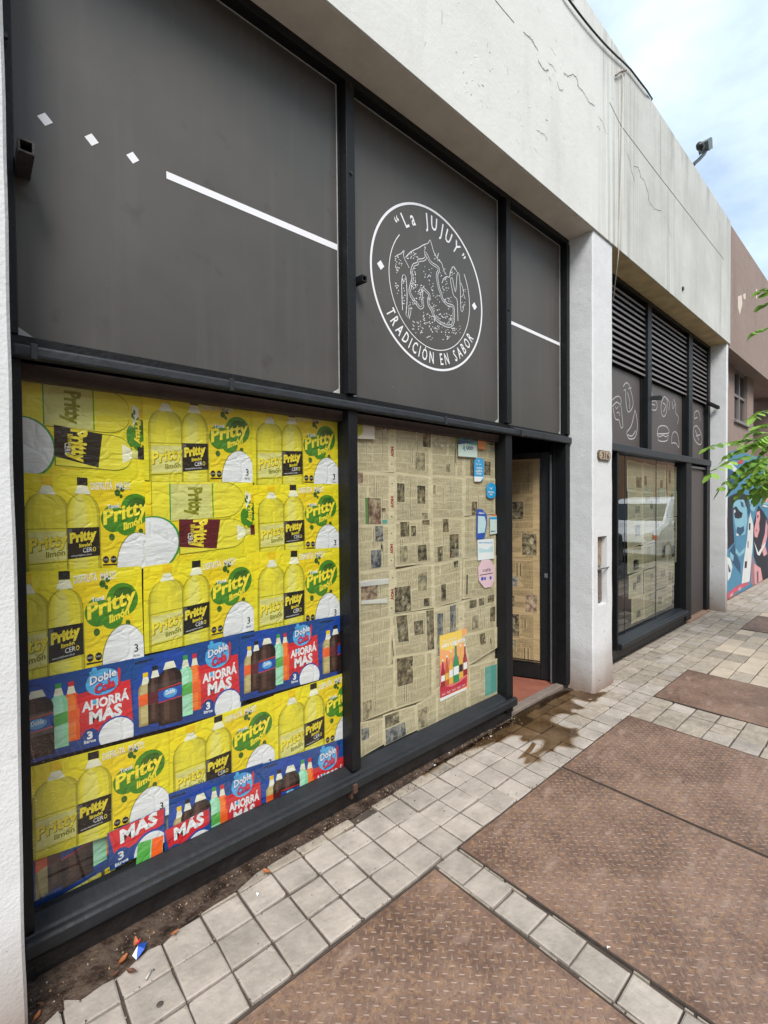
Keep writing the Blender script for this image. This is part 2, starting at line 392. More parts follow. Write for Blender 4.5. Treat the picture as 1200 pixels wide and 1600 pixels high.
rnd = random.Random(4)
plates = [(.02, 1.497, .0, 1.373), (1.668, 2.637, .0, 1.383), (2.645, 3.642, .0, 1.385), (4.158, 5.043, .0, 1.385), (7.13, 8.1, .0, 1.39)]
def tile(b, x0, x1, y0, y1, mi=0, g=.0042):
    j = lambda: rnd.uniform(-.003, .003)
    z = rnd.uniform(-.0035, .0012); tx, ty = rnd.uniform(-.002, .002), rnd.uniform(-.002, .002)
    c = [(x0 + g + j(), y0 + g + j()), (x1 - g + j(), y0 + g + j()), (x1 - g + j(), y1 - g + j()), (x0 + g + j(), y1 - g + j())]
    if rnd.random() < .3:       # chipped corner
        k = rnd.randrange(4); a = Vector(c[k]); p = Vector(c[k - 1]); q = Vector(c[(k + 1) % 4]); s1, s2 = rnd.uniform(.04, .16), rnd.uniform(.04, .16)
        c = c[:k] + [tuple(a.lerp(p, s1)), tuple(a.lerp((p + q) / 2, .05)), tuple(a.lerp(q, s2))] + c[k + 1:]
    cx, cy = (x0 + x1) / 2, (y0 + y1) / 2; e = .006; n = len(c)
    def hz(x, y): return z + tx * (x - cx) / .07 + ty * (y - cy) / .07
    top = []
    for (x, y) in c:
        d = Vector((cx - x, cy - y)).normalized() * e * 1.2
        top.append((x + d.x, y + d.y, hz(x, y)))
    mid = [(x, y, hz(x, y) - .0025) for x, y in c]; bot = [(x, y, -.02) for x, y in c]
    fs = [tuple(range(n))]
    for k in range(n):
        q = (k + 1) % n
        fs.append((k, n + k, n + q, q)); fs.append((n + k, 2 * n + k, 2 * n + q, n + q))
    b.raw(top + mid + bot, fs, mi)
b = MB()
PX, PY = .1525, .1475
rows = [1.385, 1.533, 1.681, 1.826]
for k in range(-30, 110):
    x0 = .645 + PX * k
    for r in range(3):
        tile(b, x0, x0 + PX, rows[r], rows[r + 1], 1 if (x0 > 4.2 and rnd.random() < .75) or (2.8 < x0 < 4 and r > 0 and rnd.random() < .5) else 0)
    if x0 > 4.15: tile(b, x0, x0 + PX, rows[3], rows[3] + .1, 1)
    elif x0 > .6 and rnd.random() < .95: tile(b, x0, x0 + PX, rows[3], rows[3] + rnd.uniform(.065, .085), 1)
def hit(x0, x1, y0, y1): return any(x0 < p[1] - .02 and x1 > p[0] + .02 and y0 < p[3] and y1 > p[2] for p in plates)
# strips and fields below the three rows
def field(x0, x1, y1, y0, px, py, mi):
    nx = max(1, round((x1 - x0) / px)); ny = max(1, round((y1 - y0) / py)); dx = (x1 - x0) / nx; dy = (y1 - y0) / ny
    for i in range(nx):
        for k in range(ny):
            m_ = mi if not isinstance(mi, tuple) else rnd.choice(mi)
            tile(b, x0 + i * dx, x0 + (i + 1) * dx, y1 - (k + 1) * dy, y1 - k * dy, m_)
field(1.512, 1.656, 1.385, 0, .15, .148, 0)
field(3.65, 4.15, 1.385, 0, .165, .155, (0, 1, 1))
field(5.05, 7.12, 1.385, 0, .31, .157, (2, 2, 2, 1))
field(8.11, 16.0, 1.385, 0, .30, .152, (2, 0, 1))
field(-4, .0, 1.385, 0, .1525, .1475, 0)
field(-4, 16, -.005, KERB + .005, .1525, .15, (0, 1))
for (xa, xb) in ((1.499, 1.512), (1.657, 1.667), (.0, -.0)):
    if xb <= xa: continue
    ya = 0.0
    while ya < 1.37:      # crumbling mortar beside the strip
        d_ = rnd.uniform(.02, .13)
        if rnd.random() < .72: b.box(xa + rnd.uniform(0, .003), xb - rnd.uniform(0, .003), ya, min(ya + d_, 1.37), -.02, rnd.uniform(-.006, -.0005), 1)
        ya += d_ + rnd.uniform(.001, .012)
sw = tag(b.build('pavement', [M['tile'], M['tile_worn'], M['tile_beige']]), kind='structure')

b = MB()       # dirt strip at the foot of the shopfront
bl = [(0, 1.745), (.1, 1.75), (.196, 1.764), (.264, 1.776), (.32, 1.775), (.356, 1.768), (.418, 1.802), (.487, 1.798), (.626, 1.833), (.793, 1.835), (.898, 1.869), (1.162, 1.879), (1.458, 1.872), (1.843, 1.885), (2.615, 1.916), (3.0, 1.93)]
pts = []
for k in range(60):
    x = k * .05
    for (p0, q0), (p1, q1) in zip(bl[:-1], bl[1:]):
        if p0 <= x <= p1: y = q0 + (q1 - q0) * (x - p0) / (p1 - p0); break
    y += .008 * noise.noise(Vector((x * 17, 3, 2))) + .006 * noise.noise(Vector((x * 41, 7, 2)))
    pts.append((x, y))
for k in range(59):
    (xa, ya), (xb, yb) = pts[k], pts[k + 1]
    b.face([(xa, ya, .0015), (xb, yb, .0015), (xb, (yb + 1.965) / 2, .006), (xa, (ya + 1.965) / 2, .006)])
    b.face([(xa, (ya + 1.965) / 2, .006), (xb, (yb + 1.965) / 2, .006), (xb, 1.965, .014), (xa, 1.965, .014)])
tag(b.build('dirt', M['dirt']), kind='stuff', label='wet brown dirt gathered along the foot of the shopfront', cat='dirt')

def puddlemat():
    mt, n, l, bb = newmat('brown_puddle'); n.remove(bb); o = n['Material Output']
    tr = n.new('ShaderNodeBsdfTransparent'); tr.inputs[0].default_value = (.40, .29, .19, 1)
    gl = n.new('ShaderNodeBsdfGlossy'); gl.inputs['Roughness'].default_value = .06
    fr = n.new('ShaderNodeFresnel'); fr.inputs[0].default_value = 1.33
    z = tex(n, l, 'Noise', mapped(n, l, (1, 1, 1)), Scale=4, Detail=5)
    c = mixc(n, l, ramp(n, l, z.outputs['Fac'], .35, .65), (.46, .36, .26, 1), (.70, .61, .50, 1)); l.new(c, tr.inputs[0])
    ms = n.new('ShaderNodeMixShader'); l.new(math_(n, l, 'MULTIPLY', fr.outputs[0], 1.2, True), ms.inputs[0])
    l.new(tr.outputs[0], ms.inputs[1]); l.new(gl.outputs[0], ms.inputs[2]); l.new(ms.outputs[0], o.inputs[0]); return mt
def curvy3(P, n=3):
    m_ = len(P); o_ = []
    for k in range(m_):
        p0, p1, p2, p3 = P[k - 1], P[k], P[(k + 1) % m_], P[(k + 2) % m_]
        for i in range(n):
            t = i / n; a_ = (1 - t) ** 3 / 6; b_ = (3 * t ** 3 - 6 * t * t + 4) / 6; c_ = (-3 * t ** 3 + 3 * t * t + 3 * t + 1) / 6; d_ = t ** 3 / 6
            o_.append(a_ * p0 + b_ * p1 + c_ * p2 + d_ * p3)
    return o_
b = MB()
Z7 = lambda pts: [gr(640 + .3 * x, 1000 + .3 * y, .0035) for x, y in pts]
ol = [(545, 395), (600, 350), (700, 300), (790, 265), (850, 255), (950, 285), (1040, 262), (1010, 285), (960, 300), (985, 315), (940, 325), (905, 315), (880, 305), (830, 300), (850, 330), (920, 352), (885, 362), (850, 350),
      (830, 365), (850, 380), (880, 380), (850, 390), (790, 375), (745, 395), (720, 415), (745, 430), (775, 440), (800, 455), (850, 465), (880, 455), (860, 480), (890, 500), (845, 500), (830, 520), (840, 545),
      (870, 560), (820, 555), (780, 545), (740, 550), (760, 580), (700, 570), (660, 600), (690, 635), (645, 622), (590, 655), (620, 610), (600, 600), (660, 590), (700, 560), (715, 520), (690, 512), (640, 515), (600, 530), (570, 515), (610, 495), (540, 490), (500, 505),
      (470, 530), (440, 525), (400, 545), (330, 560), (260, 590), (215, 600), (150, 655), (90, 690), (60, 720), (100, 670), (180, 600), (240, 555), (330, 505), (430, 455)]
ol3 = curvy3(Z7(ol)); b.tess(ol3); b.tess(Z7([(560, 620), (620, 560), (640, 530), (660, 540), (640, 575), (600, 610)]))
for k_, fc in enumerate(b.f):      # every facet faces up
    a_, b_, c_ = (Vector(b.v[i]) for i in fc)
    if (b_ - a_).cross(c_ - a_).z < 0: b.f[k_] = tuple(reversed(fc))
pud = b
b = MB(); m_ = len(ol3); cc_ = []
sg_ = 1 if sum(ol3[k].x * ol3[(k + 1) % m_].y - ol3[(k + 1) % m_].x * ol3[k].y for k in range(m_)) > 0 else -1
for ring_, (wa, wb, tnt) in enumerate(((.0, .007, 0), (.007, .015, 1), (.015, .026, 2))):
    def off_(k, w):
        k %= m_; d_ = (ol3[(k + 2) % m_] - ol3[k - 2]); n_ = Vector((d_.y, -d_.x, 0)).normalized() * sg_
        w *= .6 + .8 * abs(noise.noise(ol3[k] * 9)); p_ = ol3[k] + n_ * w; return Vector((p_.x, min(p_.y, 1.955), .0028 - .0001 * ring_))
    for k in range(m_):
        q_ = [off_(k, wa), off_(k + 1, wa), off_(k + 1, wb), off_(k, wb)]
        if (q_[1] - q_[0]).cross(q_[2] - q_[0]).z < 0: q_ = q_[::-1]
        b.face(q_, tnt)
def dampmat(t_):
    mt, n, l, bb = newmat('damp_edge'); n.remove(bb); tr = n.new('ShaderNodeBsdfTransparent'); tr.inputs[0].default_value = t_; l.new(tr.outputs[0], n['Material Output'].inputs[0]); return mt
tag(b.build('damp_edge', [dampmat((.68, .60, .51, 1)), dampmat((.80, .75, .68, 1)), dampmat((.90, .87, .83, 1))]), kind='structure')
b = pud
tag(b.build('puddle', puddlemat()), kind='structure', label='brown water puddle spreading over the pale tiles by the doorway')

# ---------------------------------------------------------------- tread plates
LABP = ['brown tread plate nearest the bottom left, set beside the yellow postered window',
        'large rusty tread plate just right of the narrow tile strip',
        'tread plate joined to its neighbour by a seam, past the puddle',
        'flat brown cover plate between the worn square tiles and the beige tiles',
        'farthest brown cover plate, set near the mural']
for pi, (x0, x1, y0, y1) in enumerate(plates):
    e = empty('tread_plate', LABP[pi], 'metal plate', 'steel tread plates set into the pavement', ((x0 + x1) / 2, (y0 + y1) / 2, 0))
    off = e.location
    b = MB(); g = .007
    b.box(x0 + g, x1 - g, y0 + g, y1 - g, -.014, .001)
    o = b.build('cover_sheet', M['plate'], None, bevel=.002, rel=off); o.parent = e; o.location = (0, 0, 0)
    b = MB()
    for bx in ((x0, x1, y0, y0 + .004), (x0, x1, y1 - .004, y1), (x0, x0 + .004, y0 + .004, y1 - .004), (x1 - .004, x1, y0 + .004, y1 - .004)):
        b.box(*bx, -.014, .0005)
    o = b.build('edge_angle', M['joint'], None, rel=off); o.parent = e; o.location = (0, 0, 0)
    if pi in (3, 4): pitch, hgt = .0282, .0005
    else: pitch, hgt = .0282, .0014
    b = MB(); c45 = math.sqrt(.5); cx, cy = x0, y0
    nmax = int(1.6 / pitch) + 2
    for i in range(-nmax, 2 * nmax):
        for k in range(-nmax, 2 * nmax):
            px = cx + (i - k) * c45 * pitch; py = cy + (i + k) * c45 * pitch
            if not (x0 + .03 < px < x1 - .03 and y0 + .03 < py < y1 - .03): continue
            a = R(45) if (i + k) % 2 else R(-45)
            dx, dy = math.cos(a), math.sin(a); l2, w2 = .0124, .0033
            P = lambda s, t, z: (px + dx * s - dy * t, py + dy * s + dx * t, z)
            z0 = .0009; z1 = .001 + hgt
            b.raw([P(-l2, 0, z0), P(-.006, -w2, z0), P(.006, -w2, z0), P(l2, 0, z0), P(.006, w2, z0), P(-.006, w2, z0), P(-.0065, 0, z1), P(.0065, 0, z1)],
                  [(0, 1, 6), (1, 2, 7, 6), (2, 3, 7), (3, 4, 7), (4, 5, 6, 7), (5, 0, 6)])
    o = b.build('tread_pattern', M['tread'] if pi < 3 else M['plate'], None, rel=off); o.parent = e; o.location = (0, 0, 0)

# ---------------------------------------------------------------- shop building
B = empty('shop_building', 'low white shop building with dark grey shopfronts under a deep plain parapet', 'building')
XR = 8.06
b = MB()
prof = [(0, 1.72, 3.81), (0, 1.72, 5.52), (0, 1.9, 5.54), (0, 2.2, 5.54), (0, 2.2, 3.835), (0, 1.93, 3.835), (0, 1.735, 3.81)]
b.extr(prof, (-3, 0, 0), (XR + .065, 0, 0))
par = b.build('parapet_wall', M['plaster'], B)
b = MB(); b.box(-2.9, 3.84, 1.73, 1.935, 3.804, 3.8085); b.build('soffit', M['soffit'], par)
b = MB(); b.box(4.215, XR - .03, 1.73, 1.935, 3.804, 3.8085); b.build('soffit', M['soffit2'], par)
def curvy(pts, n=4):
    P = [Vector(p) for p in pts]; out_ = []
    for k in range(len(P) - 1):
        p0, p1, p2, p3 = P[max(k - 1, 0)], P[k], P[k + 1], P[min(k + 2, len(P) - 1)]
        for i in range(n):
            t = i / n; out_.append(.5 * ((2 * p1) + (p2 - p0) * t + (2 * p0 - 5 * p1 + 4 * p2 - p3) * t * t + (3 * p1 - p0 - 3 * p2 + p3) * t ** 3))
    return out_ + [P[-1]]
def line_strip(pts, w, D, mi=0, b=None):
    b = b or MB()
    for k in range(len(pts) - 1):
        a, c = Vector(pts[k]), Vector(pts[k + 1]); d = (c - a); 
        if d.length < 1e-6: continue
        d.normalize(); nn = Vector((-d.z, 0, d.x)) * w / 2; e = d * w * .25
        b.face([(v.x, D, v.z) for v in (a - nn - e, c - nn + e, c + nn + e, a + nn - e)], mi)
    return b
M['crackm'] = plain('crack_shadow', (104, 99, 92), .9); M['flake'] = plain('flaked_paint', (232, 231, 226), .8)
Z5 = lambda pts, D=1.7185: [at(820 + .31667 * x, .31667 * y, D) for x, y in pts]
cracks = [([(0, 165), (25, 178), (45, 210), (65, 248)], .006), ([(68, 295), (80, 325), (100, 345), (118, 345)], .006), ([(118, 308), (135, 318), (152, 350)], .006),
          ([(192, 362), (215, 372), (240, 368), (258, 385), (262, 420), (290, 455), (315, 500), (345, 522)], .009), ([(160, 400), (170, 440), (190, 440)], .006),
          ([(505, 755), (520, 790), (528, 850), (542, 892)], .008), ([(540, 820), (560, 825), (572, 870), (590, 890), (608, 950), (612, 990), (640, 1030), (675, 1042)], .011),
          ([(365, 575), (385, 600), (398, 650)], .005), ([(355, 615), (372, 640)], .005), ([(60, 645), (85, 655), (112, 685)], .005), ([(690, 1060), (710, 1120), (725, 1180)], .004)]
for pts, w in cracks:
    w *= .5
    p3 = Z5(pts); q = []
    for k in range(len(p3) - 1):
        for s in range(4):
            v = p3[k].lerp(p3[k + 1], s / 4); v += Vector((noise.noise(v * 55), 0, noise.noise(v * 55 + Vector((9, 3, 1))))) * .014; q.append(v)
    q.append(p3[-1])
    line_strip(q, w, 1.7185).build('crack', M['crackm'], par)
    line_strip([v + Vector((.005, 0, -.006)) for v in q], w * .8, 1.7188).build('flaked_edge', M['flake'], par)
for pts, w in [([(470, 0), (490, 25), (520, 60)], .01), ([(545, 85), (565, 105), (585, 135)], .007), ([(585, 165), (600, 188), (612, 190)], .006), ([(670, 0), (680, 0)], .004)]:
    q = [at(500 + .5833 * x, .5833 * y, 1.7185) for x, y in pts]
    line_strip(q, w * .5, 1.7185).build('crack', M['crackm'], par)
rf_ = random.Random(31); b = MB()
for k in range(150):      # small lifted paint chips, and darker marks painted in as their shadows
    v = at(rf_.gauss(800, 95), rf_.gauss(170, 95), 1.7187 - .0000015 * k)
    if not 3.9 < v.z < 5.4: continue
    a = rf_.uniform(-.6, 1.6); L_ = abs(rf_.gauss(0, .014)) + .004; w_ = rf_.uniform(.001, .003)
    P_ = [Vector((v.x + (L_ * math.cos(t) * math.cos(a) - w_ * math.sin(t) * math.sin(a)) * rf_.uniform(.7, 1.2), v.y, v.z + L_ * math.cos(t) * math.sin(a) + w_ * math.sin(t) * math.cos(a))) for t in [i * 1.047 for i in range(6)]]
    b.face(P_, rf_.choice((0, 1, 1)))
b.build('flaked_paint', [plain('chip_shadow', (160, 157, 150), .9), M['flake']], par)
line_strip([(4.12, 0, 4.97), (4.35, 0, 4.9), (5.2, 0, 4.885), (7.75, 0, 4.875)], .007, 1.7185).build('render_joint', M['crackm'], par)
for xx in (5.32, 7.55): line_strip([(xx, 0, 5.5), (xx + .01, 0, 4.9)], .003, 1.7185).build('render_joint', M['crackm'], par)
b = MB(); b.lathe([(.0, .0), (.022, .0), (.022, .012), (.012, .014)], (6.03, 1.706, 3.97), 'Y', 10); b.build('drain_hole', M['blackpl'], par)

def pillar(x0, x1, y0=1.735, y1=1.93, name='pillar', bulge=True):
    b = MB(); n = 44
    rg = []
    for k in range(n + 1):
        z = -.005 + 3.812 * k / n
        f = .012 * max(0, 1 - z / .25) if bulge else 0
        j = lambda s: .004 * noise.noise(Vector((z * 3.5, s, x0)))
        rg.append([(x0 - f + j(1), y1, z), (x0 - f + j(1), y0 + .008 + j(2), z), (x0 + .008 + j(1), y0 - f + j(2), z), (x1 - .008 + j(3), y0 - f + j(2), z), (x1 + f + j(3), y0 + .008 + j(2), z), (x1 + f + j(3), y1, z)])
    i = 0
    for k in range(n):
        for q in range(5):
            b.face([rg[k][q], rg[k][q + 1], rg[k + 1][q + 1], rg[k + 1][q]])
    return b
# middle pillar with the meter niche: the front face is built around the opening
PXA, PXB = 3.842, 4.215
NX0, NX1, NZ0, NZ1 = 3.925, 4.105, .715, 1.30
b = pillar(PXA, PXB)
keep_f, keep_m = [], []
mat_p = []
# cut: replace faces of the front between NZ0 and NZ1
b2 = MB()
n = 44
zs = sorted(set([-.005 + 3.812 * k / n for k in range(n + 1)] + [NZ0, NZ1]))
def jj(s, z): return .004 * noise.noise(Vector((z * 3.5, s, PXA)))
def ring(z):
    f = .014 * max(0, 1 - z / .25)
    return [Vector((PXA - f + jj(1, z), 1.95, z)), Vector((PXA - f + jj(1, z), 1.745 + jj(2, z), z)), Vector((PXA + .01 + jj(1, z), 1.735 - f + jj(2, z), z)),
            Vector((NX0, 1.735 - f + jj(2, z), z)), Vector((NX1, 1.735 - f + jj(2, z), z)), Vector((PXB - .01 + jj(3, z), 1.735 - f + jj(2, z), z)), Vector((PXB + f + jj(3, z), 1.745 + jj(2, z), z)), Vector((PXB + f + jj(3, z), 1.99, z))]
for k in range(len(zs) - 1):
    A, C = ring(zs[k]), ring(zs[k + 1])
    for q in range(7):
        if q == 3 and NZ0 - 1e-6 <= zs[k] < NZ1 - 1e-6: continue
        b2.face([A[q], A[q + 1], C[q + 1], C[q]])
yb = 1.80
r0, r1 = 1.735, yb
b2.face([(NX0, r0, NZ0), (NX1, r0, NZ0), (NX1, r1, NZ0), (NX0, r1, NZ0)]); b2.face([(NX0, r0, NZ1), (NX0, r1, NZ1), (NX1, r1, NZ1), (NX1, r0, NZ1)])
b2.face([(NX0, r0, NZ0), (NX0, r1, NZ0), (NX0, r1, NZ1), (NX0, r0, NZ1)]); b2.face([(NX1, r0, NZ0), (NX1, r0, NZ1), (NX1, r1, NZ1), (NX1, r1, NZ0)])
b2.face([(NX0, r1, NZ0), (NX1, r1, NZ0), (NX1, r1, NZ1), (NX0, r1, NZ1)])
pm = b2.build('pillar', M['pillar'], B)
M['niche'] = plain('meter_cover', (108, 96, 88), .5, bump=.4, bscale=30, var=.4, vscale=18)
M['niche2'] = plain('torn_meter_cover', (150, 132, 112), .6, bump=.8, bscale=22, var=.6, vscale=14)
onebox('meter_cover', M['niche'], pm, NX0 + .006, NX1 - .008, 1.775, 1.79, NZ0 + .012, 1.015, bevel=.003)
onebox('meter_cover', M['niche2'], pm, NX0 + .006, NX1 - .008, 1.778, 1.79, 1.04, NZ1 - .012, bevel=.003)
onebox('latch_bar', M['alu'], pm, NX0 - .01, NX1 + .015, 1.722, 1.732, 1.022, 1.032, bevel=.002)
b = MB(); b.lathe([(0, -.012), (.013, -.012), (.013, .012), (0, .012)], (4.01, 1.762, 1.0), 'Y', 10); b.build('lock', M['rust'], pm)
b = MB(); b.box(4.03, 4.07, 1.770, 1.7745, .76, .79); b.build('maker_plate', M['concrete'], pm)
pillar(-.5, .100, bulge=False).build('pillar', M['pillar'], B)
pillar(8.03, 8.105, 1.737, 2.0, bulge=False).build('pillar', M['pillar'], B)

# house number plaque
pq = empty('house_number_plaque', 'small ceramic house number plaque reading 316 on the white pillar', 'house number', None, (4.03, 1.735, 1.985))
b = MB(); x0, x1, z0, z1, c = -.115, .115, -.04, .04, .02
oct_ = [(x0 + c, z0), (x1 - c, z0), (x1, z0 + c), (x1, z1 - c), (x1 - c, z1), (x0 + c, z1), (x0, z1 - c), (x0, z0 + c)]
b.extr([(x, -.014, z) for x, z in oct_], (0, 0, 0), (0, .016, 0)); b.build('plaque_edge', plain('plaque_rim', (92, 78, 66), .5), pq)
b = MB(); b.tess([(x * .9, -.0148, z * .84) for x, z in oct_]); b.build('plaque_face', plain('plaque_glaze', (176, 156, 134), .35, var=.2, vscale=20), pq)
b = MB(); text_uv(b, lambda u, v: (u, -.0156, v), '316', -.055, -.026, .085, h=.052, bold=.035); text_uv(b, lambda u, v: (u, -.0156, v), '-', -.092, -.018, -.075, h=.04)
b.build('number', plain('plaque_digits', (48, 34, 28), .4), pq)

# frames of the front shop ------------------------------------------------
YF = 1.93
def post(x0, x1, z0, z1, y0=YF, y1=2.03, m_='frame', parent=None, name='post'):
    return onebox(name, M[m_], parent or B, x0, x1, y0, y1, z0, z1, bevel=.003)
post(.101, .137, .1, 2.084, y0=1.937); post(.105, .133, 2.166, 3.76, y0=1.95)
p1 = post(1.475, 1.533, .19, 2.084); post(1.477, 1.533, 2.168, 3.762)
p2 = post(2.885, 2.966, .06, 2.084); post(2.905, 2.964, 2.168, 3.762)
post(3.765, 3.838, .03, 2.084, y1=2.05); post(3.792, 3.838, 2.168, 3.762)
onebox('head_rail', M['frame'], B, .108, 3.838, 1.936, 2.02, 3.764, 3.81, bevel=.003)
for (a, c) in ((.108, 2.966), (2.968, 3.838)):
    onebox('panel_rail', M['frame'], B, a, c, 1.955, 2.03, 2.127, 2.166, bevel=.003)
tr = onebox('transom', M['transom'], B, .112, 2.964, 1.905, 1.955, 2.085, 2.125, bevel=.009)
tr2 = onebox('transom', M['transom'], B, 2.968, 3.838, 1.912, 1.955, 2.088, 2.14, bevel=.006)
for xx in (.16, .83, 2.2, 3.05): onebox('joint_clip', M['transom'], tr if xx < 2.9 else tr2, xx, xx + .018, 1.899, 1.915, 2.079, 2.13, bevel=.002)
onebox('glazing_head', plain('old_timber_head', (58, 44, 36), .7, bump=.5, var=.5, vscale=9), B, .137, 2.885, 1.985, 2.06, 2.032, 2.084, bevel=.003)
sp = [(0, 2.03, .19), (0, 1.998, .19), (0, 1.94, .172), (0, 1.932, .163), (0, 1.926, .163), (0, 1.922, .169), (0, 1.905, .167), (0, 1.897, .158), (0, 1.897, .118), (0, 1.905, .109), (0, 1.925, .105), (0, 2.03, .105)]
b = MB(); b.extr(sp, (.112, 0, 0), (1.506, 0, 0)); b.build('sill', M['sill'], B, bevel=.0015)
b = MB(); b.extr(sp, (1.509, 0, 0), (2.884, 0, 0)); b.build('sill', M['sill'], B, bevel=.0015)
b = MB(); b.extr(sp[3:], (2.884, 0, 0), (2.97, 0, 0)); b.build('sill', M['sill'], B, bevel=.0015)
b = MB()
for k in range(28):
    x0 = .112 + k * .1021; x1 = x0 + .1021
    f = lambda x, z: 1.944 + .006 * noise.noise(Vector((x * 6, z * 20, 1)))
    for (za, zb) in ((-.01, .03), (.03, .07), (.07, .104)):
        b.face([(x0, f(x0, za), za), (x1, f(x1, za), za), (x1, f(x1, zb), zb), (x0, f(x0, zb), zb)])
b.box(.112, 2.97, 1.96, 2.03, -.01, .104)
b.build('plinth', M['plinth'], B)
onebox('rusty_bracket', M['rust'], B, 1.45, 1.475, 1.885, 1.9, .105, .15, bevel=.003)
onebox('rusty_bracket', M['rust'], B, 1.455, 1.47, 1.915, 1.95, .06, .12, bevel=.003)

# sign panels
def rpanel(x0, x1, z0, z1, name='sign_panel', m_='panel', D=1.99, s=True):
    o = onebox(name, M[m_], B, x0, x1, D, D + .03, z0, z1)
    if s:
        b = MB(); w = .004
        b.box(x0 + .001, x1 - .001, D - .004, D - .0005, z1 - w - .001, z1 - .001)
        b.box(x1 - w - .001, x1 - .001, D - .0045, D - .0005, z0 + .001, z1 - .006)
        o2 = b.build('sealant_bead', M['sealant'], o)
        b = MB(); n = 26
        for k in range(n):      # uneven sealant along the foot
            xa = x0 + (x1 - x0) * k / n; xb = x0 + (x1 - x0) * (k + 1) / n
            h = lambda x: .0025 + .009 * max(0, noise.noise(Vector((x * 7, z0, 3)))) + (.035 * max(0, 1 - (x1 - x) / .035) if x1 - x < .035 else 0) + (.03 * max(0, 1 - (x - x0) / .03) if x - x0 < .03 else 0)
            b.face([(xa, D - .003, z0 + .0005), (xb, D - .003, z0 + .0005), (xb, D - .0012, z0 + h(xb)), (xa, D - .0012, z0 + h(xa))])
        b.build('sealant_bead', M['sealant'], o)
    return o
sg1 = rpanel(.134, 1.462, 2.166, 3.762); sg2 = rpanel(1.534, 2.88, 2.166, 3.762); sg3 = rpanel(2.967, 3.78, 2.166, 3.762)
for (a, c) in ((1.463, 1.476), (2.881, 2.904), (3.781, 3.791)): onebox('gap_strip', M['frame'], B, a, c, 1.984, 2.02, 2.167, 3.761)
DS = 1.9888
b = MB(); b.face([(.617, DS, 2.907), (1.457, DS, 2.914), (1.457, DS, 2.945), (.617, DS, 2.936)]); b.build('white_stripe', M['white_vinyl'], sg1)
for cx in (.222, .360, .4955):
    b = MB(); s = .0225; b.face([(cx - s, DS, 2.931), (cx, DS, 2.931 - s), (cx + s, DS, 2.931), (cx, DS, 2.931 + s)]); b.build('white_diamond', M['white_vinyl'], sg1)
b = MB(); b.face([(2.969, DS, 2.925), (3.776, DS, 2.92), (3.776, DS, 2.945), (2.969, DS, 2.949)]); b.build('white_stripe', M['white_vinyl'], sg3)

# emblem
EC = Vector((2.187, 0, 2.925))
def ringpoly(b, r0, r1, a0, a1, n=96, D=DS, sx=1, sz=1):
    for k in range(n):
        p = []
        for (r, t) in ((r0, k), (r1, k), (r1, k + 1), (r0, k + 1)):
            a = a0 + (a1 - a0) * t / n; p.append((EC.x + sx * r * math.cos(a), D, EC.z + sz * r * math.sin(a)))
        b.face(p)
b = MB(); ringpoly(b, .495, .509, 0, 2 * math.pi, sz=.975); b.build('emblem_ring', M['white_vinyl'], sg2)
b = MB(); ringpoly(b, .3645, .3695, R(140), R(392)); b.build('emblem_ring', M['white_vinyl'], sg2)
for cx in (1.757, 2.607):
    s = .027; b = MB(); b.face([(cx - s, DS, 2.937), (cx, DS, 2.937 - s), (cx + s, DS, 2.937), (cx, DS, 2.937 + s)]); b.build('emblem_diamond', M['white_vinyl'], sg2)
def arc_text(b, s, r, h, a_start, a_end, top=True, kx=.62, space=.5):
    ws = [glyphs(ch, .012) if ch != ' ' else ([], [], 0, space) for ch in s]
    xs = h / .72 * kx; cz = EC.z + .005
    gap = (abs(a_end - a_start) * r - sum((w[3] - w[2]) * xs for w in ws)) / (len(s) - 1)
    pos = 0
    for (vs, fs, a, c) in ws:
        if vs:
            P = []
            for x, y in vs:
                u = pos + (x - a) * xs; hh = y / .72 * h
                if top: an = a_start - u / r; rr = r + hh
                else: an = a_start + u / r; rr = r - hh
                P.append((EC.x + rr * math.cos(an), DS, cz + rr * math.sin(an)))
            b.raw(P, fs)
        pos += (c - a) * xs + gap
def ang(px, py):
    p = at(px, py, 1.99); return math.atan2(p.z - EC.z, p.x - EC.x)
ZE = lambda x, y: (560 + .2 * x, 290 + .2 * y)
b = MB()
a0, a1 = ang(*ZE(262, 240)), ang(*ZE(850, 560))
arc_text(b, '\u201cLa JUJUY\u201d', .368, .086, a0, a1, True, .66, .4)
a0, a1 = ang(*ZE(232, 975)), ang(*ZE(885, 1185))
if a0 < 0: a0 += 2 * math.pi
if a1 < 0: a1 += 2 * math.pi
arc_text(b, 'TRADICIÓN EN SABOR', .462, .074, a0, a1, False, .62, .35)
b.build('lettering', M['white_vinyl'], sg2)
ol = [(515, 510), (520, 545), (517, 562), (495, 572), (465, 575), (458, 600), (430, 610), (415, 640), (408, 680), (418, 720), (405, 770), (395, 820), (405, 860), (430, 900), (455, 935), (480, 962), (500, 960), (510, 940), (505, 900), (500, 850), (510, 815), (530, 835), (548, 855), (540, 890), (545, 935), (570, 980), (590, 1030), (620, 1065), (650, 1085), (690, 1105), (720, 1105), (740, 1090), (750, 1050), (750, 990), (745, 940), (715, 925), (690, 915), (660, 880), (650, 840), (635, 800), (625, 750), (620, 700), (635, 660), (620, 630), (590, 610), (565, 590), (550, 560), (530, 525), (515, 510)]
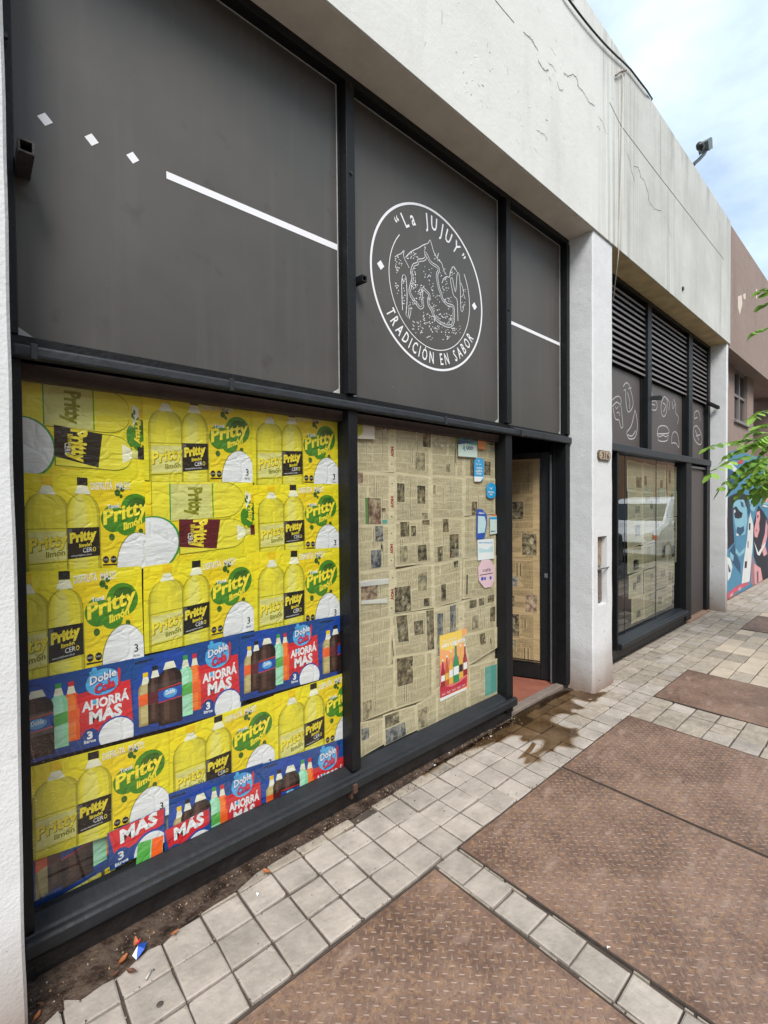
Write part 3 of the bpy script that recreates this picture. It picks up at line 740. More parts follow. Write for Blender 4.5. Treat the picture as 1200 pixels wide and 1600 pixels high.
lines = [[(290, 555), (310, 540), (335, 530), (357, 505), (352, 545), (365, 580), (380, 610), (395, 640)],
 [(370, 560), (395, 530), (430, 505), (470, 487), (505, 465), (530, 455), (545, 450), (560, 425), (572, 460), (590, 520), (620, 575), (650, 605), (665, 655), (685, 695)],
 [(655, 760), (665, 730), (690, 710), (710, 715), (720, 670), (743, 632), (768, 672)],
 [(345, 970), (340, 850), (338, 760), (345, 705), (358, 698), (370, 715), (378, 800), (380, 900), (372, 1000), (378, 1020), (388, 1025), (392, 985), (398, 962), (410, 975), (405, 1005), (398, 1040)],
 [(778, 1055), (775, 970), (770, 890), (745, 860), (730, 800), (720, 730), (735, 725), (745, 780), (758, 830), (765, 780), (768, 720), (775, 680), (788, 700), (795, 780), (798, 860), (800, 960), (808, 985), (818, 970), (822, 930)],
 [(800, 760), (815, 800), (822, 850), (835, 885)], ol]
b = MB(); wl = .0050
def E3(pts): return [at(*ZE(x, y), 1.9888) for x, y in pts]
for q in lines: line_strip(curvy(E3(q), 3), wl, DS, 0, b)
e3 = E3(ol); c = []
for k in range(len(e3)):
    t = (e3[(k + 1) % len(e3)] - e3[k - 1]); nn = Vector((-t.z, 0, t.x))
    if nn.length > 0: nn.normalize()
    c.append(e3[k] + nn * .014)
c[-1] = c[0] = (c[1] + c[-2]) / 2 + Vector((0, 0, -.01))
line_strip(curvy(c, 3), wl * .8, DS, 0, b)
b.build('emblem_drawing', M['white_vinyl'], sg2)
b = MB(); rr_ = random.Random(8)
for (cx, cy, rx, ry, n) in [(315, 610, 28, 75, 26), (420, 545, 45, 25, 18), (430, 720, 22, 90, 26), (470, 850, 45, 80, 34), (540, 690, 35, 60, 16), (590, 950, 45, 90, 34), (660, 1040, 70, 45, 40), (545, 1030, 40, 50, 16), (500, 1110, 80, 50, 30), (610, 1130, 45, 35, 20), (740, 1130, 60, 40, 26), (680, 780, 28, 60, 18), (610, 560, 25, 30, 10), (660, 690, 20, 40, 8), (735, 680, 18, 30, 8), (820, 880, 18, 70, 18), (355, 830, 10, 100, 14), (300, 810, 14, 50, 8), (700, 890, 35, 20, 12), (720, 1000, 20, 60, 14), (420, 930, 25, 35, 12), (530, 490, 14, 20, 5), (690, 1190, 30, 15, 8), (560, 1190, 30, 15, 8), (600, 845, 20, 20, 4), (560, 790, 25, 30, 6)]:
    for k in range(n):
        x = cx + rr_.uniform(-1, 1) * rx; y = cy + rr_.uniform(-1, 1) * ry
        p = at(*ZE(x, y), DS); s = rr_.uniform(.0022, .0038); t = rr_.uniform(-.003, .003)
        b.face([(p.x - s * 1.5, DS, p.z - s + t), (p.x + s, DS, p.z - s * .6 - t), (p.x + s * 1.3, DS, p.z + s), (p.x - s, DS, p.z + s * .8)])
b.build('emblem_dots', M['white_vinyl'], sg2)

def stub(x, z, L_, w, y1, m_='frame', down=0, dx=0, name='bracket'):
    b = MB(); t = .006
    # hollow square tube pointing to the street
    for (ax, bx, az, bz) in ((-w / 2, w / 2, w / 2 - t, w / 2), (-w / 2, w / 2, -w / 2, -w / 2 + t), (-w / 2, -w / 2 + t, -w / 2 + t, w / 2 - t), (w / 2 - t, w / 2, -w / 2 + t, w / 2 - t)):
        b.obox((x + ax, y1, z + az), (bx - ax, 0, 0), (dx, -L_, down), (0, 0, bz - az))
    b.obox((x - w / 2 + t, y1 - .02, z - w / 2 + t), (w - 2 * t, 0, 0), (0, .01, 0), (0, 0, w - 2 * t))
    return b.build(name, M[m_], B)
stub(1.56, 2.775, .08, .032, 1.985, dx=.01)
stub(.155, 2.72, .15, .042, 1.985, 'bracketm')
for (xx, zz) in ((1.505, 3.30), (2.935, 2.98), (1.505, 3.745), (.115, 3.1)):
    b = MB(); b.lathe([(0, -.008), (.008, -.008), (.01, 0), (.01, .004)], (xx, 1.93, zz), 'Y', 8); b.build('bolt', M['blackpl'], B)

# glass panes
def pane(x0, x1, z0, z1, m_, D=2.0):
    b = MB(); b.box(x0, x1, D, D + .006, z0, z1); return b.build('window_pane', M[m_], B)
pane(.138, 1.474, .186, 2.04, 'glass'); pane(1.534, 2.884, .186, 2.04, 'glass')

# doorway
b = MB(); b.box(2.97, 3.90, 1.962, 2.035, -.01, .028); b.build('threshold', M['concrete'], B, bevel=.006)
b = MB(); b.box(2.5, 3.90, 2.036, 2.9, -.01, .022); b.build('porch_floor', M['red_floor'], B)
onebox('door_jamb', M['frame'], B, 3.742, 3.763, 2.02, 2.06, .03, 2.083, bevel=.002)
onebox('jamb_highlight', M['alu'], B, 3.728, 3.741, 2.045, 2.058, .03, 2.0, bevel=.002)  # pale strip added as the highlight along the frame edge

dr = empty('shop_door', None, None); dr.parent = B; dr['label'] = 'narrow black glazed door standing open into the shop'
DH = Vector((3.79, 2.085, 0)); DDX = Vector((-.41, .912, 0)).normalized(); DN = Vector((-DDX.y, DDX.x, 0)) * -1
if DN.x > 0: DN = -DN
def dbox(b, s0, s1, z0, z1, t0=-.02, t1=.02):
    b.obox(DH + DDX * s0 + DN * t0 + Vector((0, 0, z0)), DDX * (s1 - s0), DN * (t1 - t0), (0, 0, z1 - z0))
for (s0, s1, z0, z1, nm) in ((0, .085, .035, 2.03, 'stile'), (.78, .87, .035, 2.03, 'stile'), (.086, .779, .035, .16, 'rail'), (.086, .779, 1.975, 2.03, 'rail')):
    b = MB(); dbox(b, s0, s1, z0, z1); o = b.build(nm, M['frame'], dr, bevel=.003)
    dst = o if nm == 'stile' and s0 == 0 else None
    if dst: dstile = dst
b = MB(); dbox(b, .086, .779, .161, 1.974, .0, .006); b.build('door_pane', M['glass'], dr)
for k in range(2):
    b = MB(); dbox(b, .086, .779, .168 + k * .02, .176 + k * .02, .02, .026); b.build('bead', M['frame'], dr)
b = MB(); c0 = DH + DDX * .02 + DN * .02 + Vector((0, 0, .93))
b.obox(c0, DDX * .03, DN * .004, (0, 0, .04)); b.obox(c0 + DDX * .006 + Vector((0, 0, .01)), DDX * .014, DN * .02, (0, 0, .014))
b.build('lock_plate', M['alu'], dr, bevel=.002)
# interior rooms (walls stand behind the glass)
b = MB()
b.box(.1, 8.0, 5.5, 5.6, -.02, 3.9); b.box(.0, .1, 2.0, 5.6, -.02, 3.9); b.box(.1, 8.0, 2.03, 5.5, 3.84, 3.9); b.box(8.0, 8.1, 2.0, 5.6, -.02, 3.9)
b.box(4.0, 4.1, 2.06, 5.5, .0, 3.83)
b.build('room_wall', M['dark'], B)
b = MB(); b.box(.1, 2.49, 2.04, 5.5, -.02, .015); b.box(3.91, 8.0, 2.04, 5.5, -.02, .015); b.box(2.5, 3.9, 2.91, 5.5, -.02, .015); b.build('room_floor', plain('room_floor', (92, 96, 92), .6, var=.2), B)
b = MB(); b.box(4.4, 7.4, 3.6, 3.66, .02, 2.6); b.build('room_partition', M['teal_room'], B)

# ---------------------------------------------------------------- second shopfront
post(4.218, 4.86, .1, 2.086, y0=1.985); 
post(4.80, 4.835, .1, 2.086)
post(6.95, 7.17, .02, 2.086, y1=2.06); post(7.88, 8.028, .0, 2.086, y1=2.06)
onebox('transom', M['transom'], B, 4.22, 8.03, 1.915, 2.03, 2.088, 2.166, bevel=.006)
onebox('head_rail', M['frame'], B, 4.22, 8.03, 1.93, 2.02, 3.764, 3.803, bevel=.003)
for (a, c) in ((5.60, 5.715), (7.03, 7.185)):
    post(a, c, 2.168, 3.762, y0=1.925); 
post(4.22, 4.5, 2.168, 3.762, y0=1.96); post(7.93, 8.028, 2.168, 3.762)
louv = [(4.5, 5.60), (5.715, 7.03), (7.185, 7.93)]
for (a, c) in louv:
    b = MB(); z = 2.965; n = 13; dz = .785 / n
    for k in range(n):
        zz = z + k * dz
        b.extr([(0, 1.952, zz), (0, 1.950, zz + .020), (0, 1.958, zz + .024), (0, 2.0, zz + .048), (0, 2.002, zz + .040), (0, 1.962, zz + .004)], (a + .004, 0, 0), (c - .004, 0, 0))
    lo_ = b.build('louvre', plain('louvre_paint_%d' % int(a * 10), (120, 114, 114), .45, var=.15), B)
    onebox('louvre_backing', M['blackpl'], B, a, c, 2.012, 2.03, 2.95, 3.762)
    onebox('drawing_panel', M['panel2'], B, a, c - (.06 if c < 7.5 else .0), 1.99, 2.02, 2.168, 2.948)
    if c < 7.5: onebox('panel_edge', M['frame'], B, c - .059, c, 1.975, 2.02, 2.168, 2.948)
M['chalk'] = plain('chalk_line', (196, 192, 192), .7)
Z2 = lambda pts: [at(930 + .225 * x, 400 + .225 * y, 1.9888) for x, y in pts]
dood = {'pizza_drawing': [[(120, 1000), (140, 980), (165, 975), (180, 1000), (175, 1040)], [(120, 1045), (150, 1015), (178, 1045), (185, 1100), (192, 1180), (178, 1190), (165, 1140), (140, 1130), (125, 1060)], [(140, 1050), (150, 1060), (160, 1045)], [(150, 1090), (165, 1085), (170, 1110)]],
 'hot_dog_drawing': [[(195, 905), (215, 880), (235, 895), (245, 930), (260, 990), (262, 1040), (240, 1080), (222, 1070), (212, 990), (212, 930), (200, 935)], [(225, 950), (240, 1010), (238, 1060)], [(230, 920), (250, 915)]],
 'slice_drawing': [[(275, 1065), (290, 1130), (292, 1200), (275, 1260), (240, 1270), (220, 1240), (222, 1220), (250, 1180), (270, 1100), (275, 1065)], [(225, 1240), (255, 1250), (280, 1215)]],
 'cup_drawing': [[(388, 1010), (420, 1005), (430, 1040), (420, 1070), (390, 1065)], [(392, 940), (398, 990)], [(395, 1030), (415, 1035)]],
 'sandwich_drawing': [[(480, 975), (500, 1000), (495, 1080), (478, 1115), (460, 1090), (460, 1020), (480, 975)], [(500, 990), (515, 1020), (512, 1070)], [(470, 1020), (490, 1040), (475, 1080)]],
 'bottle_drawing': [[(545, 995), (560, 1040), (560, 1090), (578, 1120), (572, 1165)], [(535, 1010), (540, 1060), (552, 1030)]],
 'burger_drawing': [[(430, 1235), (440, 1190), (470, 1178), (500, 1190), (510, 1230), (430, 1235)], [(430, 1245), (450, 1255), (470, 1245), (490, 1255), (510, 1245)], [(435, 1260), (440, 1280), (470, 1288), (500, 1280), (508, 1260)]],
 'taco_drawing': [[(530, 1300), (535, 1240), (555, 1220), (575, 1250), (582, 1330), (560, 1300), (530, 1300)]],
 'small_taco_drawing': [[(690, 1130), (690, 1090), (710, 1075), (725, 1100), (728, 1145)], [(690, 1130), (710, 1120)]],
 'roll_drawing': [[(685, 1190), (705, 1180), (735, 1230), (742, 1280), (728, 1310), (700, 1290), (680, 1240), (685, 1190)], [(695, 1210), (720, 1280)], [(700, 1250), (730, 1240)]]}
dpan = [o for o in B.children if o.name.startswith('drawing_panel')]
for k, v in dood.items():
    b = MB(); xm = Z2(v[0])[0].x
    for q in v: line_strip(curvy(Z2(q)), .012, 1.9888, 0, b)
    par_ = dpan[0] if xm < 5.6 else dpan[1] if xm < 7.1 else dpan[2]
    b.build(k, M['chalk'], par_)
for (px, py, dx_) in ((1020, 622, .0), (1118, 655, .0)): 
    p = at(px, py, 1.94); stub(p.x, p.z, .10, .045, 1.97, dx=.05)
p = at(1117, 635, 1.85); 
b = MB(); b.obox(p + Vector((-.09, .05, .03)), (.17, -.09, -.06), (.02, .035, 0), (0, 0, .04)); b.build('bracket', M['frame'], B)
sp2 = [(x, y, z) for x, y, z in sp]
b = MB(); b.extr([(0, y + (.0 if y > 1.93 else -.0), z) for _, y, z in sp], (4.835, 0, 0), (6.95, 0, 0)); b.build('sill', M['sill'], B)
onebox('plinth', M['plinth'], B, 4.22, 6.99, 1.945, 2.03, -.01, .104)
w2 = pane(4.862, 5.16, .186, 2.087, 'glass2'); pane(5.172, 6.075, .186, 2.087, 'glass2'); pane(6.087, 6.949, .186, 2.087, 'glass2')
for xx in (5.161, 6.076): onebox('glass_joint', M['blackpl'], B, xx, xx + .010, 1.998, 2.007, .187, 2.086)
onebox('door_head', M['alu'], B, 7.171, 7.879, 1.95, 2.0, 2.03, 2.06, bevel=.002)
onebox('side_door', M['panel2'], B, 7.171, 7.879, 1.975, 2.01, .03, 2.028, bevel=.002)
b = MB(); b.box(7.0, 7.95, 1.9, 2.06, -.01, .02); b.build('threshold', plain('side_step', (150, 120, 100), .8, var=.3), B, bevel=.004)

# cables, roof lamp
def cable(name, pts, r, mat, label):
    b = MB(); b.tube(pts, r, 6); o = b.build(name, mat, smooth=True); tag(o, label, 'cable'); return o
def sag(a, c, s, n=10):
    a, c = Vector(a), Vector(c); return [a.lerp(c, k / n) + Vector((0, 0, -s * 4 * (k / n) * (1 - k / n))) for k in range(n + 1)]
c0, c1 = at(885, -6, 1.70), at(973, 96, 1.70)
cable('power_cable', sag(at(700, -400, 1.70), c0, .05) + sag(c0, c1, .03)[1:] + [at(985, 108, 1.70), Vector((4.9, 1.70, 5.50)), Vector((5.1, 1.72, 5.545)), Vector((5.3, 1.9, 5.56))], .008, M['blackpl'], 'black cable running over the top of the white parapet')
cable('hanging_wire', [at(972, 108, 1.702), at(974, 130, 1.702)] + sag(at(974, 130, 1.702), at(968, 372, 1.702), 0)[1:] + [at(966, 400, 1.70), at(958, 470, 1.86)], .0045, plain('pale_wire', (190, 184, 170), .6), 'thin pale wire hanging down the cracked parapet to the second shopfront')
b = MB(); b.tube([at(962, 118, 1.705), at(970, 112, 1.695), at(978, 110, 1.705)], .008, 6); b.build('wire_clip', M['concrete'], par)
lo3 = at(1083, 258, 1.8)
lp = empty('roof_lamp', 'curved black floodlight arm standing on the parapet edge', 'lamp', None, lo3)
A8 = lambda x, y, d=1.8: at(x, y, d) - lo3
b = MB(); b.tube([A8(1080, 262), A8(1085, 255.5), A8(1092, 249.5), A8(1099, 242), A8(1103.5, 234)], .022, 8); b.build('arm', M['blackpl'], lp, smooth=True)
b = MB(); hb = [A8(1099.5, 223), A8(1103, 218), A8(1107, 218.5), A8(1107, 234), A8(1102.5, 237.5)]; b.extr(hb, (0, -.04, 0), (0, .07, 0)); b.build('lamp_housing', plain('lamp_grey', (92, 100, 100), .5), lp, bevel=.008)
b = MB(); b.lathe([(.0, -.06), (.035, -.05), (.045, 0), (.035, .05), (0, .06)], A8(1094, 229), 'X', 12); b.build('lamp_head', M['blackpl'], lp, smooth=True)

# ---------------------------------------------------------------- posters
PM = {}
def pc(k, col, c2=None, **kw):
    PM[k] = paper('print_' + k, col, c2, **kw)
pc('yellow', (234, 212, 36), (210, 204, 44)); pc('warm', (230, 198, 28), (220, 198, 38)); pc('bottle', (226, 212, 58), (214, 204, 62)); pc('bottle2', (202, 192, 64), (214, 202, 58)); pc('sheen', (224, 216, 110), (212, 204, 92))
pc('olive', (130, 132, 30)); pc('neck', (222, 222, 206), (232, 228, 190)); pc('yellowcap', (228, 190, 20)); pc('b3', (210, 198, 60), (220, 206, 56)); pc('black', (32, 30, 26)); pc('white', (228, 229, 232)); pc('green', (78, 136, 38), (50, 112, 32))
pc('dgreen', (60, 98, 34)); pc('lettery', (240, 218, 60)); pc('label', (196, 196, 120), (214, 208, 130)); pc('blue', (30, 74, 142), (24, 60, 124)); pc('red', (208, 44, 52)); pc('sky', (92, 178, 222), (60, 140, 205))
pc('cola', (44, 28, 26)); pc('mint', (130, 204, 160), (150, 216, 170)); pc('orange', (238, 98, 34)); pc('tan', (170, 152, 96)); pc('leaf', (84, 168, 74)); pc('labelblue', (28, 70, 160)); pc('maroon', (92, 24, 34)); pc('grey', (96, 98, 98)); pc('rule', (60, 150, 70)); pc('shade', (184, 172, 40)); pc('cola2', (66, 44, 38)); pc('cola3', (92, 66, 56)); pc('mint2', (170, 226, 196)); pc('orange2', (246, 130, 60)); pc('tan2', (196, 180, 124))
PK = list(PM); PL = [PM[k] for k in PK]; PI = {k: i for i, k in enumerate(PK)}
LY = .0003
class Sheet:
    """a printed sheet: flat layers of print on a four-cornered sheet at depth y = D"""
    def __init__(s, quad, D, clip=None):
        s.c = [at(x, y, D) for x, y in quad]  # TL TR BR BL
        s.D = D; s.b = MB(); s.l = 0
        s.clip = clip
        s.torn = None
    def f(s, u, v, l=None):
        u_ = min(1, max(0, u)); v_ = min(1, max(0, v))
        if s.clip: u_ = min(s.clip[1], max(s.clip[0], u_)); v_ = min(s.clip[3], max(s.clip[2], v_))
        top = s.c[0].lerp(s.c[1], u_); bot = s.c[3].lerp(s.c[2], u_)
        p = bot.lerp(top, v_)
        w = noise.noise(p * 2.4 + Vector((s.D * 900, 0, 0)))
        return Vector((p.x + .004 * w, s.D - LY * (s.l if l is None else l), p.z + .005 * noise.noise(p * 3.1 + Vector((4, s.D * 700, 2)))))
    def base(s, k):
        n = 14; s.l = 0
        E = [(i / n, 0) for i in range(n)] + [(1, i / n) for i in range(n)] + [(1 - i / n, 1) for i in range(n)] + [(0, 1 - i / n) for i in range(n)]
        s.b.tess([s.f(u, v) for u, v in E], PI[k]); s.l = 1
    def poly(s, pts, k, l):
        s.n = getattr(s, 'n', 0) + 1; s.l = l + s.n * .012; s.b.tess([s.f(u, v) for u, v in pts], PI[k])
    def ell(s, cu, cv, ru, rv, k, l, rot=0, n=28):
        pts = []
        for i in range(n):
            a = i * 2 * math.pi / n; x = math.cos(a); y = math.sin(a)
            pts.append((cu + ru * (x * math.cos(rot) - y * math.sin(rot)), cv + rv * (x * math.sin(rot) + y * math.cos(rot))))
        s.poly(pts, k, l)
    def text(s, t, u0, v0, u1, h, k, l, rise=0, bold=.03, slant=0):
        s.n = getattr(s, 'n', 0) + 1; s.l = l + s.n * .012; text_uv(s.b, s.f, t, u0, v0, u1, h=h, rise=rise, slant=slant, bold=bold, mi=PI[k])
    def build(s, name, label, cat, group=None):
        c = sum(s.c, Vector()) / 4
        used = sorted(set(s.b.m)); s.b.m = [used.index(q) for q in s.b.m]
        return tag(s.b.build(name, [PL[i] for i in used], rel=c), label, cat, group)
def bottle_pts(cu, hw, v0, v1, neck=.22, sh=.22):
    H = v1 - v0; P = [(cu - hw, v0), (cu - hw, v0 + H * (1 - sh - .13))]
    for k in range(1, 7):
        a = k / 6; P.append((cu - hw + hw * (1 - neck) * (1 - math.cos(a * math.pi / 2)), v0 + H * (1 - sh - .13) + H * sh * math.sin(a * math.pi / 2)))
    P.append((cu - hw * neck, v1)); Q = [(2 * cu - u, v) for u, v in reversed(P)]
    return P + Q
def shade_bottle(s, cu, hw, v1, l, tones):
    for (dx, k_, t) in ((0, 1.0, tones[0]), (-.0, .97, tones[1]), (-.03, .84, tones[2]), (-.10, .66, tones[3]), (-.20, .40, tones[4])):
        s.poly(bottle_pts(cu + dx * hw, hw * k_, 0, v1 - .012 * (1 - k_) * 4), t, l)
def splash(s, cu, cv, ru, rv, l):
    s.ell(cu - ru * .55, cv - rv * .25, ru * .5, rv * .62, 'green', l); s.ell(cu + ru * .42, cv + rv * .2, ru * .64, rv * .74, 'green', l, .3); s.ell(cu + ru * .5, cv + rv * .34, ru * .45, rv * .42, 'dgreen', l + .3, .3)
    s.ell(cu - .0, cv - rv * .62, ru * .42, rv * .42, 'green', l)
    for (a, c, r) in ((-.35, .95, .12), (-.15, 1.15, .11), (-.62, -1.1, .12), (.62, -.85, .10), (-.2, .8, .07), (.3, -.95, .05)): s.ell(cu + ru * a, cv + rv * c, ru * r, rv * r * 1.35, 'dgreen', l)
def logo(s, cu, cv, ru, rv, l):
    splash(s, cu, cv, ru, rv, l)
    s.text('Tomá', cu - ru * .78, cv + rv * .2, cu - ru * .28, rv * .2, 'white', l + 1, rise=rv * .08)
    s.text('Pritty', cu - ru * .95, cv - rv * .52, cu + ru * .98, rv * .66, 'lettery', l + 1, rise=rv * .62, bold=.035)
    s.text('limón', cu - ru * .12, cv - rv * .78, cu + ru * .68, rv * .34, 'lettery', l + 1, rise=rv * .34, bold=.04)
def poster_a(quad, D, clip=None, faded=False, half=False):
    s = Sheet(quad, D, clip); s.base('yellow')
    s.ell(.66, .42, .26, .55, 'warm', 1)
    # left bottle
    shade_bottle(s, .19, .152, .93, 1.5, ('olive', 'shade', 'bottle2', 'b3', 'bottle'))
    s.poly([(.13, .80), (.245, .80), (.215, .885), (.16, .885)], 'neck', 3); s.poly([(.15, .90), (.225, .90), (.225, .985), (.15, .985)], 'yellowcap', 3)
    s.poly([(.045, .44), (.335, .46), (.335, .455), (.045, .433)], 'olive', 3); s.poly([(.06, .10), (.335, .13), (.335, .43), (.06, .41)], 'label', 3)
    s.poly([(.045, .085), (.335, .115), (.335, .108), (.045, .078)], 'olive', 4)
    s.text('Pritty', .065, .2, .325, .13, 'olive', 4, rise=.09, bold=.05); s.text('Pritty', .062, .207, .322, .13, 'lettery', 5, rise=.09, bold=.03); s.text('limón', .17, .15, .30, .06, 'olive', 4, rise=.03)
    # right bottle
    shade_bottle(s, .435, .124, .935, 4.6, ('olive', 'shade', 'b3', 'bottle', 'sheen'))
    s.poly([(.375, .82), (.492, .82), (.468, .905), (.398, .905)], 'neck', 6); s.poly([(.395, .91), (.47, .91), (.47, .99), (.395, .99)], 'black', 6)
    s.poly([(.318, .13), (.552, .165), (.552, .475), (.318, .46)], 'black', 6); s.poly([(.322, .3), (.352, .3), (.352, .45), (.322, .45)], 'grey', 7)
    s.text('Pritty', .335, .305, .53, .1, 'lettery', 7, rise=.055, bold=.06); s.text('limón', .40, .255, .49, .04, 'lettery', 7, rise=.02)
    s.text('CER', .425, .2, .495, .05, 'white', 7, rise=.012, bold=.01); s.text('O', .498, .212, .522, .05, 'lettery', 7, bold=.01); s.text('www.prittylimon.com.ar', .34, .155, .49, .022, 'white', 7, rise=.02, bold=0)
    s.text('DISFRUTÁ', .495, .865, .66, .08, 'white', 4, rise=.015, bold=.012); s.text('MÁS!!!', .685, .88, .80, .08, 'white', 4, rise=.01, bold=.012)
    logo(s, .765, .62, .19, .235, 2)
    s.ell(.855, .03, .178, .385, 'olive', 2); s.ell(.858, .025, .175, .38, 'white', 3)
    for cu in (.595, .655): s.ell(cu, .115, .025, .042, 'black', 3, n=8); 
    s.text('EXCESO', .577, .108, .612, .018, 'white', 4, bold=0); s.text('EXCESO', .637, .108, .672, .018, 'white', 4, bold=0)
    s.poly([(.57, .05), (.68, .05), (.68, .066), (.57, .066)], 'black', 3)
    s.text('3', .925, .10, .955, .085, 'black', 5, bold=.01); s.text('litros', .915, .05, .965, .03, 'black', 5, bold=0)
    return s
def poster_a_side(quad, D, cap='black'):
    s = Sheet(quad, D); s.base('yellow')
    T = lambda pts: [(v, u) for u, v in pts]     # lay the bottle on its side: its axis runs along u
    s.ell(.30, .5, .3, .5, 'warm', 1)
    s.poly(T(bottle_pts(.76, .245, .05, .995)), 'olive', 1); s.poly(T(bottle_pts(.76, .235, .055, .99)), 'bottle', 1.5)
    s.poly([(.20, .53), (.56, .53), (.56, .97), (.20, .97)], 'label', 2); s.poly([(.195, .53), (.205, .53), (.205, .98), (.195, .98)], 'rule', 3); s.poly([(.57, .53), (.58, .53), (.58, .98), (.57, .98)], 'rule', 3)
    s.poly([(.90, .64), (.975, .70), (.975, .82), (.90, .88)], 'neck', 2); s.poly([(.955, .69), (1, .69), (1, .83), (.955, .83)], 'yellowcap', 2.5)
    splash(s, .93, .56, .085, .2, 2.2); text_uv(s.b, lambda u, v: s.f(.925 + v * .9, .70 - u, 3), 'Pritty', 0, 0, .27, h=.05, bold=.05, mi=PI['lettery'])
    s.poly(T(bottle_pts(.30, .20, .27, .97)), 'olive', 3); s.poly(T(bottle_pts(.30, .19, .28, .965)), 'bottle', 3.4); s.poly([(.80, .19), (.88, .245), (.88, .355), (.80, .41)], 'neck', 3.8); s.poly([(.88, .255), (.94, .26), (.94, .34), (.88, .345)], 'label', 3.8)
    s.poly([(.935, .25), (1.0, .25), (1.0, .39), (.935, .39)], cap, 4)
    s.poly([(.27, .20), (.60, .12), (.64, .50), (.27, .54)], 'black' if cap == 'black' else 'maroon', 4)
    def fr(a, b_): return lambda u, v: s.f(a + v, b_ - u, 5)
    text_uv(s.b, fr(.40, .52), 'Pritty', 0, 0, .36, h=.12, bold=.05, mi=PI['lettery'])
    text_uv(s.b, fr(.345, .36), 'CERO', 0, 0, .14, h=.045, bold=.01, mi=PI['white'])
    text_uv(s.b, fr(.37, .46), 'limón', 0, 0, .16, h=.04, bold=.02, mi=PI['lettery'])
    text_uv(s.b, lambda u, v: s.f(.36 + v, .93 - u, 3), 'Pritty', 0, 0, .36, h=.12, bold=.05, mi=PI['olive'])
    s.ell(.05, .27, .235, .33, 'rule', 2); s.ell(.045, .27, .22, .315, 'white', 3)
    return s
def poster_b(quad, D, clip=None, logo_=True):
    s = Sheet(quad, D, clip); s.base('blue')
    s.ell(.3, .5, .3, .5, 'labelblue', 1)
    def bt(cu, hw, v0, v1, k, cap, lab=None, l=2, t=None):
        s.poly(bottle_pts(cu, hw, v0, v1 - .03, neck=.3, sh=.16), k, l)
        hi = {'cola': ('cola2', 'cola3'), 'mint': ('mint2', 'mint2'), 'orange': ('orange2', 'orange2'), 'tan': ('tan2', 'tan2')}[k]
        s.poly(bottle_pts(cu - hw * .12, hw * .62, v0 + .03, v1 - .06, neck=.3, sh=.16), hi[0], l); s.poly(bottle_pts(cu - hw * .32, hw * .22, v0 + .06, v1 - .1, neck=.5, sh=.1), hi[1], l)
        s.poly([(cu - hw * .55, v1 - .13), (cu + hw * .55, v1 - .13), (cu + hw * .34, v1 - .04), (cu - hw * .34, v1 - .04)], 'neck', l + 1)
        s.poly([(cu - hw * .36, v1 - .04), (cu + hw * .36, v1 - .04), (cu + hw * .36, v1 + .02), (cu - hw * .36, v1 + .02)], cap, l + 1)
        if lab: s.poly([(cu - hw * .98, .36), (cu + hw * .98, .385), (cu + hw * .98, .53), (cu - hw * .98, .505)], lab, l + 1)
    bt(.105, .06, .1, .77, 'tan', 'yellowcap', 'orange', 2); bt(.535, .055, .14, .86, 'orange', 'red', 'orange', 2); bt(.185, .065, .1, .83, 'cola', 'black', 'maroon', 3)
    bt(.45, .06, .1, .87, 'mint', 'rule', 'leaf', 4); bt(.31, .105, .05, .9, 'cola', 'labelblue', 'labelblue', 6)
    s.poly([(.207, .52), (.413, .545), (.413, .558), (.207, .533)], 'red', 8); s.poly([(.207, .35), (.413, .372), (.413, .385), (.207, .363)], 'red', 8)
    s.ell(.31, .455, .06, .06, 'sky', 8, .1); s.text('Doble', .27, .44, .35, .06, 'white', 9, rise=.01)
    s.text('azúcares', .02, .93, .17, .03, 'black', 2, bold=.04)
    s.poly([(.57, .70), (.965, .745), (.985, .13), (.60, .12)], 'red', 2)
    s.text('AHORRÁ', .605, .47, .955, .115, 'white', 3, rise=.03, bold=.045); s.text('MÁS', .655, .30, .90, .145, 'white', 3, rise=.025, bold=.05)
    s.ell(.66, .12, .065, .12, 'blue', 3); s.text('3', .637, .115, .678, .09, 'white', 4, bold=.05); s.text('litros', .615, .065, .70, .04, 'white', 4, bold=.03)
    s.ell(.855, .10, .145, .215, 'labelblue', 3); s.ell(.858, .09, .137, .205, 'white', 4)
    s.ell(.76, .79, .125, .165, 'sky', 3, .2)
    for (u, v, r) in ((.70, .955, .02), (.672, .93, .01), (.695, .56, .016)): s.ell(u, v, r, r * 2, 'sky', 3)
    s.text('Doble', .665, .775, .86, .10, 'labelblue', 4, rise=.06, bold=.09); s.text('Doble', .665, .78, .86, .10, 'white', 5, rise=.06, bold=.03)
    s.text('Cola', .695, .65, .85, .11, 'labelblue', 4, rise=.05, bold=.09); s.text('Cola', .695, .655, .85, .11, 'red', 5, rise=.05, bold=.04); s.text('!', .868, .72, .893, .2, 'red', 5, bold=.06)
    return s
DR = lambda r: 2.046 - .0036 * r
GA, GB = 'yellow lemon soda posters filling the first window', 'blue cola posters in the first window'
def PA(q, r, lab, **k): poster_a(q, DR(r), **k).build('soda_poster', lab, 'poster', GA)
def PB(q, r, lab, **k): poster_b(q, DR(r), **k).build('cola_poster', lab, 'poster', GB)
PA([(60, 1320), (330, 1200), (330, 1330), (60, 1470)], 0, 'yellow soda poster mostly hidden behind the lowest posters, left foot of the window')
PA([(300, 1230), (560, 1115), (560, 1230), (300, 1345)], 0, 'yellow soda poster mostly hidden behind the lowest blue posters, right foot of window')
poster_a_side([(20, 588), (224, 617), (228, 752), (24, 740)], DR(1)).build('soda_poster', 'yellow poster hung sideways in the top left corner, with a black bottle label', 'poster', GA)
